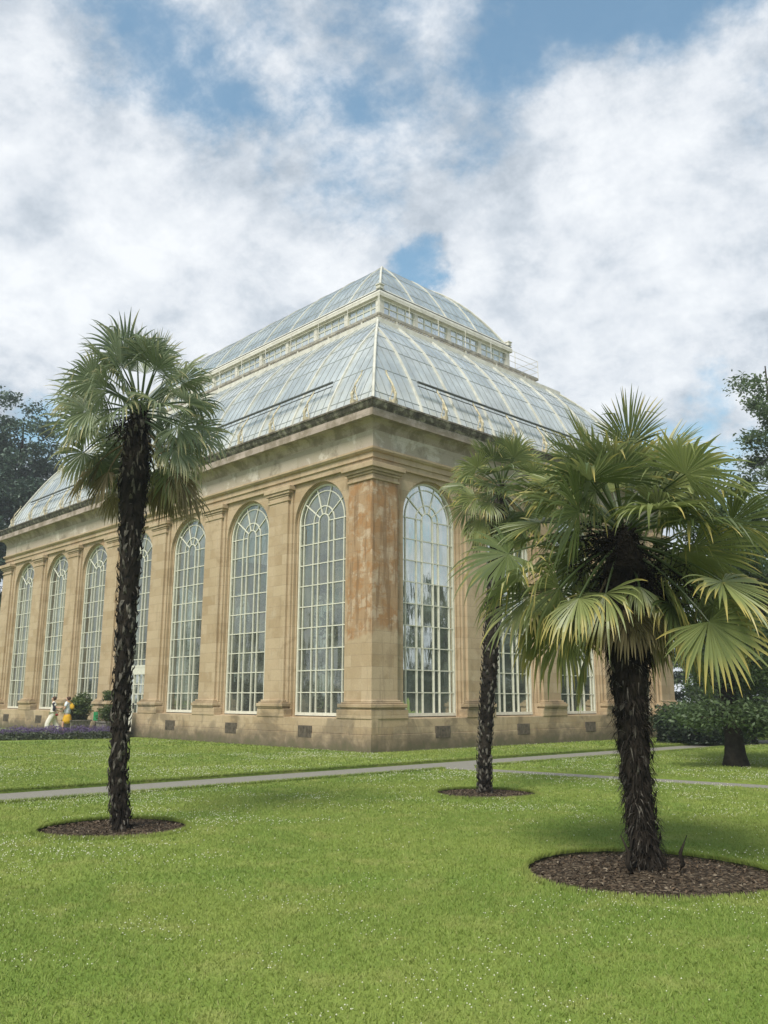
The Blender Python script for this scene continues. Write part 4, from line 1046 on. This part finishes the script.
for kind, v, f, c, m in lavender():
    v = v-np.array(lv.location); np_mesh('foliage' if kind == 'leaf' else 'flowers', v, f, m, lv, c)

# inside the glasshouse: planted beds seen through the windows
def inside(px_, py_, h, rad, seed, label, mat=M['holly'], n=5200, ls=.13):
    p = loc2w(px_, py_, .15); return tree('glasshouse_plant', label, 'indoor plant', p, h, [(0, 0, h*.62, rad, rad, h*.36), (0, 0, h*.34, rad*.9, rad*.9, h*.28)], n, ls, mat, .1, seed, .6, group='plants growing inside the glasshouse', low=.15, limbs=False)
IN = [(3.2, 3.4, 5.6, 1.5), (6.6, 2.8, 4.4, 1.3), (10.5, 3.6, 6.2, 1.6), (14.6, 3.2, 4.6, 1.4), (3.4, 9.0, 4.0, 1.3), (3.8, 13.6, 5.6, 1.4), (3.6, 21.5, 5.0, 1.4), (3.8, 26.0, 4.4, 1.4), (8.5, 9.5, 8.5, 2.2), (13.5, 12, 8.0, 2.2), (9.5, 20, 8.5, 2.3)]
INL = ['dark leafy plant inside the glass behind the corner pier', 'dark plant inside the right front by its second window', 'tall dark plant inside behind the right front third window', 'plant inside the last right front window', 'low plant inside the second long front window', 'plant inside behind the third long front window', 'plant inside left of the door', 'plant inside the far left windows', 'very tall plant inside the middle of the glasshouse, corner end', 'very tall plant inside towards the right end', 'very tall plant inside towards the far left end']
for i, (a, b, h, q) in enumerate(IN): inside(a, b, h, q, 100+i, INL[i], M['darkhedge'] if i % 3 == 2 else M['holly'])

# ------------------------------------------------------------------ two walkers
def skin_mesh(name, joints, edges, rad, mat, parent, sub=2):
    me = bpy.data.meshes.new('tmp'); me.from_pydata(joints, edges, []); o = bpy.data.objects.new('tmp', me); C.objects.link(o)
    sk = o.modifiers.new('skin', 'SKIN'); ss = o.modifiers.new('sub', 'SUBSURF'); ss.levels = sub; ss.render_levels = sub
    for i, r_ in enumerate(rad):
        d = me.skin_vertices[0].data[i]; d.radius = (r_, r_) if isinstance(r_, float) else r_; d.use_root = (i == 0)
    bpy.context.view_layer.update(); dg = bpy.context.evaluated_depsgraph_get()
    m2 = bpy.data.meshes.new_from_object(o.evaluated_get(dg)); bpy.data.objects.remove(o)
    m2.name = name; m2.materials.clear(); m2.materials.append(mat)
    m2.polygons.foreach_set('use_smooth', [True]*len(m2.polygons))
    q = bpy.data.objects.new(name, m2); C.objects.link(q); q.parent = parent; return q
skin = simple('skin', (.50, .30, .21), .5, .06, 5)
def person(loc, rz, label, stride, legm, topm, hairm, armf, armb, skirt=None):
    """faces +x in its own frame; z up"""
    root = empty('person', loc, rz, label, 'person', None)
    J = [(0, 0, .93), (0, 0, 1.12), (.01, 0, 1.32), (.02, 0, 1.42), (.03, 0, 1.47), (.045, 0, 1.55), (.05, 0, 1.63),
         (0, .09, .90), (stride*.5, .10, .50), (stride*.35, .10, .09), (stride*.35+.16, .10, .04),
         (0, -.09, .90), (-stride*.25, -.10, .50), (-stride*.85, -.10, .13), (-stride*.85+.13, -.10, .04),
         (.02, .17, 1.40), armf[0], armf[1], armf[2], (.02, -.17, 1.40), armb[0], armb[1], armb[2]]
    Ed = [(0, 1), (1, 2), (2, 3), (3, 4), (4, 5), (5, 6), (0, 7), (7, 8), (8, 9), (9, 10), (0, 11), (11, 12), (12, 13), (13, 14), (2, 15), (15, 16), (16, 17), (17, 18), (2, 19), (19, 20), (20, 21), (21, 22)]
    Rd = [(.11, .14), (.10, .12), (.11, .15), (.065, .075), .055, (.10, .085), (.095, .085), .085, .055, .038, .03, .085, .055, .038, .03, .05, .038, .03, .025, .05, .038, .03, .025]
    skin_mesh('body', J, Ed, Rd, skin, root)
    skin_mesh('hair', [(-.02, 0, 1.50), (.0, 0, 1.58), (.025, 0, 1.67)], [(0, 1), (1, 2)], [(.075, .08), (.115, .11), (.10, .095)], hairm, root)
    skin_mesh('top', [(0, 0, .86), (0, 0, 1.10), (.01, 0, 1.32), (.015, 0, 1.40), J[15], tuple(Vector(J[15]).lerp(Vector(J[16]), .8)), J[19], tuple(Vector(J[19]).lerp(Vector(J[20]), .8))], [(0, 1), (1, 2), (2, 3), (2, 4), (4, 5), (2, 6), (6, 7)], [(.16, .20), (.15, .18), (.15, .19), .085, .085, .07, .085, .07], topm, root)
    if skirt: skin_mesh('skirt', [(0, 0, 1.0), (0, 0, .75), (0, 0, .48)], [(0, 1), (1, 2)], [(.13, .16), (.20, .21), (.25, .24)], skirt, root)
    else:
        skin_mesh('trousers', [(0, 0, .98), J[7], J[8], tuple(Vector(J[8]).lerp(Vector(J[9]), .9)), J[11], J[12], tuple(Vector(J[12]).lerp(Vector(J[13]), .9))], [(0, 1), (1, 2), (2, 3), (0, 4), (4, 5), (5, 6)], [(.16, .19), .14, .125, .12, .14, .125, .12], legm, root)
    for k, s in ((9, 10), (13, 14)): skin_mesh('shoe', [tuple(Vector(J[k])+Vector((-.03, 0, -.03))), J[s]], [(0, 1)], [.045, .04], M['dark'], root, 2)
    return root
cream = simple('cream_cloth', (.66, .62, .53), .9, .08, 8); navy = simple('dark_cloth', (.03, .03, .04), .9, .2, 8); brown = simple('brown_hair', (.07, .035, .02), .7, .3, 20)
bluewh = simple('pale_blue_print', (.45, .55, .66), .9, .3, 14, alt=(.75, .76, .75)); yellow = simple('mustard_cloth', (.62, .36, .03), .9, .1, 8); redm = simple('red_bag', (.30, .03, .03), .6, .1)
P1 = LF(18.0, 2.15); P2 = LF(17.75, 1.62)
f1 = person(P1, PI+.25, 'walker in a cream outfit with a dark top striding left and reaching back', .42, cream, cream, brown, [(-.12, .22, 1.2), (-.28, .22, 1.18), (-.4, .2, 1.22)], [(-.08, -.24, 1.16), (.02, -.26, .94), (.08, -.24, .86)])
skin_mesh('dark_sleeve', [(.02, .17, 1.42), (-.06, .2, 1.24), (-.02, .24, 1.05)], [(0, 1), (1, 2)], [.085, .075, .06], navy, f1)
f2 = person(P2, PI+.1, 'walker in a pale blue printed top and mustard skirt carrying a yellow backpack', .3, None, bluewh, brown, [(.08, .23, 1.18), (.22, .2, 1.02), (.32, .17, 1.05)], [(-.05, -.23, 1.16), (.06, -.24, .96), (.14, -.22, .9)], yellow)
bg = empty('handbag', P1+Vector((.18, -.12, .84)), YAW, 'small dark red bag held by the walker in cream', 'bag'); skin_mesh('pouch', [(-.07, 0, .06), (.07, 0, .06), (0, 0, .0)], [(0, 1), (1, 2)], [(.09, .05), (.09, .05), .05], redm, bg); mb = MB(); mb.tube([(-.1, 0, .12), (-.04, 0, .26), (.04, 0, .26), (.1, 0, .12)], .01, 6); mb.build('strap', redm, bg)
bp = empty('backpack', P2+Vector((-.02, -.02, 1.08)), PI+.1, 'yellow backpack on the second walker', 'backpack')
skin_mesh('pack', [(-.17, 0, .02), (-.18, 0, .16), (-.16, 0, .30)], [(0, 1), (1, 2)], [(.09, .14), (.09, .15), (.06, .10)], yellow, bp)
mb = MB()
for s in (-1, 1): mb.tube([(-.14, s*.1, .32), (-.02, s*.11, .38), (.14, s*.11, .26), (.12, s*.13, .08), (-.1, s*.13, .0)], .014, 6)
mb.build('strap', yellow, bp)

# distant house glimpsed past the far left end
hp = T(-20, 84); hs = empty('house', hp, .4, 'distant stone house with a slate roof glimpsed past the far left end', 'house')
mb = MB(); mb.box(-6, 6, 0, 7, 0, 8.6); mb.build('wall', M['band'], hs)
mb = MB(); mb.add([(-6.4, -.4, 8.5), (6.4, -.4, 8.5), (6.4, 7.4, 8.5), (-6.4, 7.4, 8.5), (-5, 3.5, 11.6), (5, 3.5, 11.6)], [(0, 1, 5, 4), (1, 2, 5), (2, 3, 4, 5), (3, 0, 4), (0, 3, 2, 1)]); mb.build('roof', simple('slate', (.10, .11, .125), .7, .2, 3), hs)
for i in range(4):
    for z0 in (1.2, 5.0):
        xx = -4.6+i*2.6; mb = MB(); mb.box(xx, xx+1.1, -.08, -.003, z0, z0+1.9); wq = mb.build('window', M['white'], hs)
        pn = MB(); pn.box(xx+.1, xx+.5, -.1, -.085, z0+.1, z0+1.8); pn.box(xx+.6, xx+1.0, -.1, -.085, z0+.1, z0+1.8); pn.build('pane', M['dark'], wq)

mb = MB(); mb.box(-110, 110, -40, 130, -1.0, 34); hz = mb.build('haze', M['dark']); hz.data.materials.clear()
hm, hnt, hout = new_mat('damp_air'); pv = hnt.nodes.new('ShaderNodeVolumePrincipled'); pv.inputs['Color'].default_value = (.86, .90, .93, 1); pv.inputs['Density'].default_value = .0012; pv.inputs['Anisotropy'].default_value = .2
hnt.links.new(pv.outputs[0], hout.inputs['Volume']); hz.data.materials.append(hm); tag(hz, kind='stuff')
sc.cycles.volume_bounces = 0
sc.render.engine = 'CYCLES'
sc.cycles.max_bounces = 8; sc.cycles.transparent_max_bounces = 16; sc.cycles.diffuse_bounces = 3; sc.cycles.glossy_bounces = 3; sc.cycles.transmission_bounces = 3
sc.cycles.sample_clamp_indirect = 6
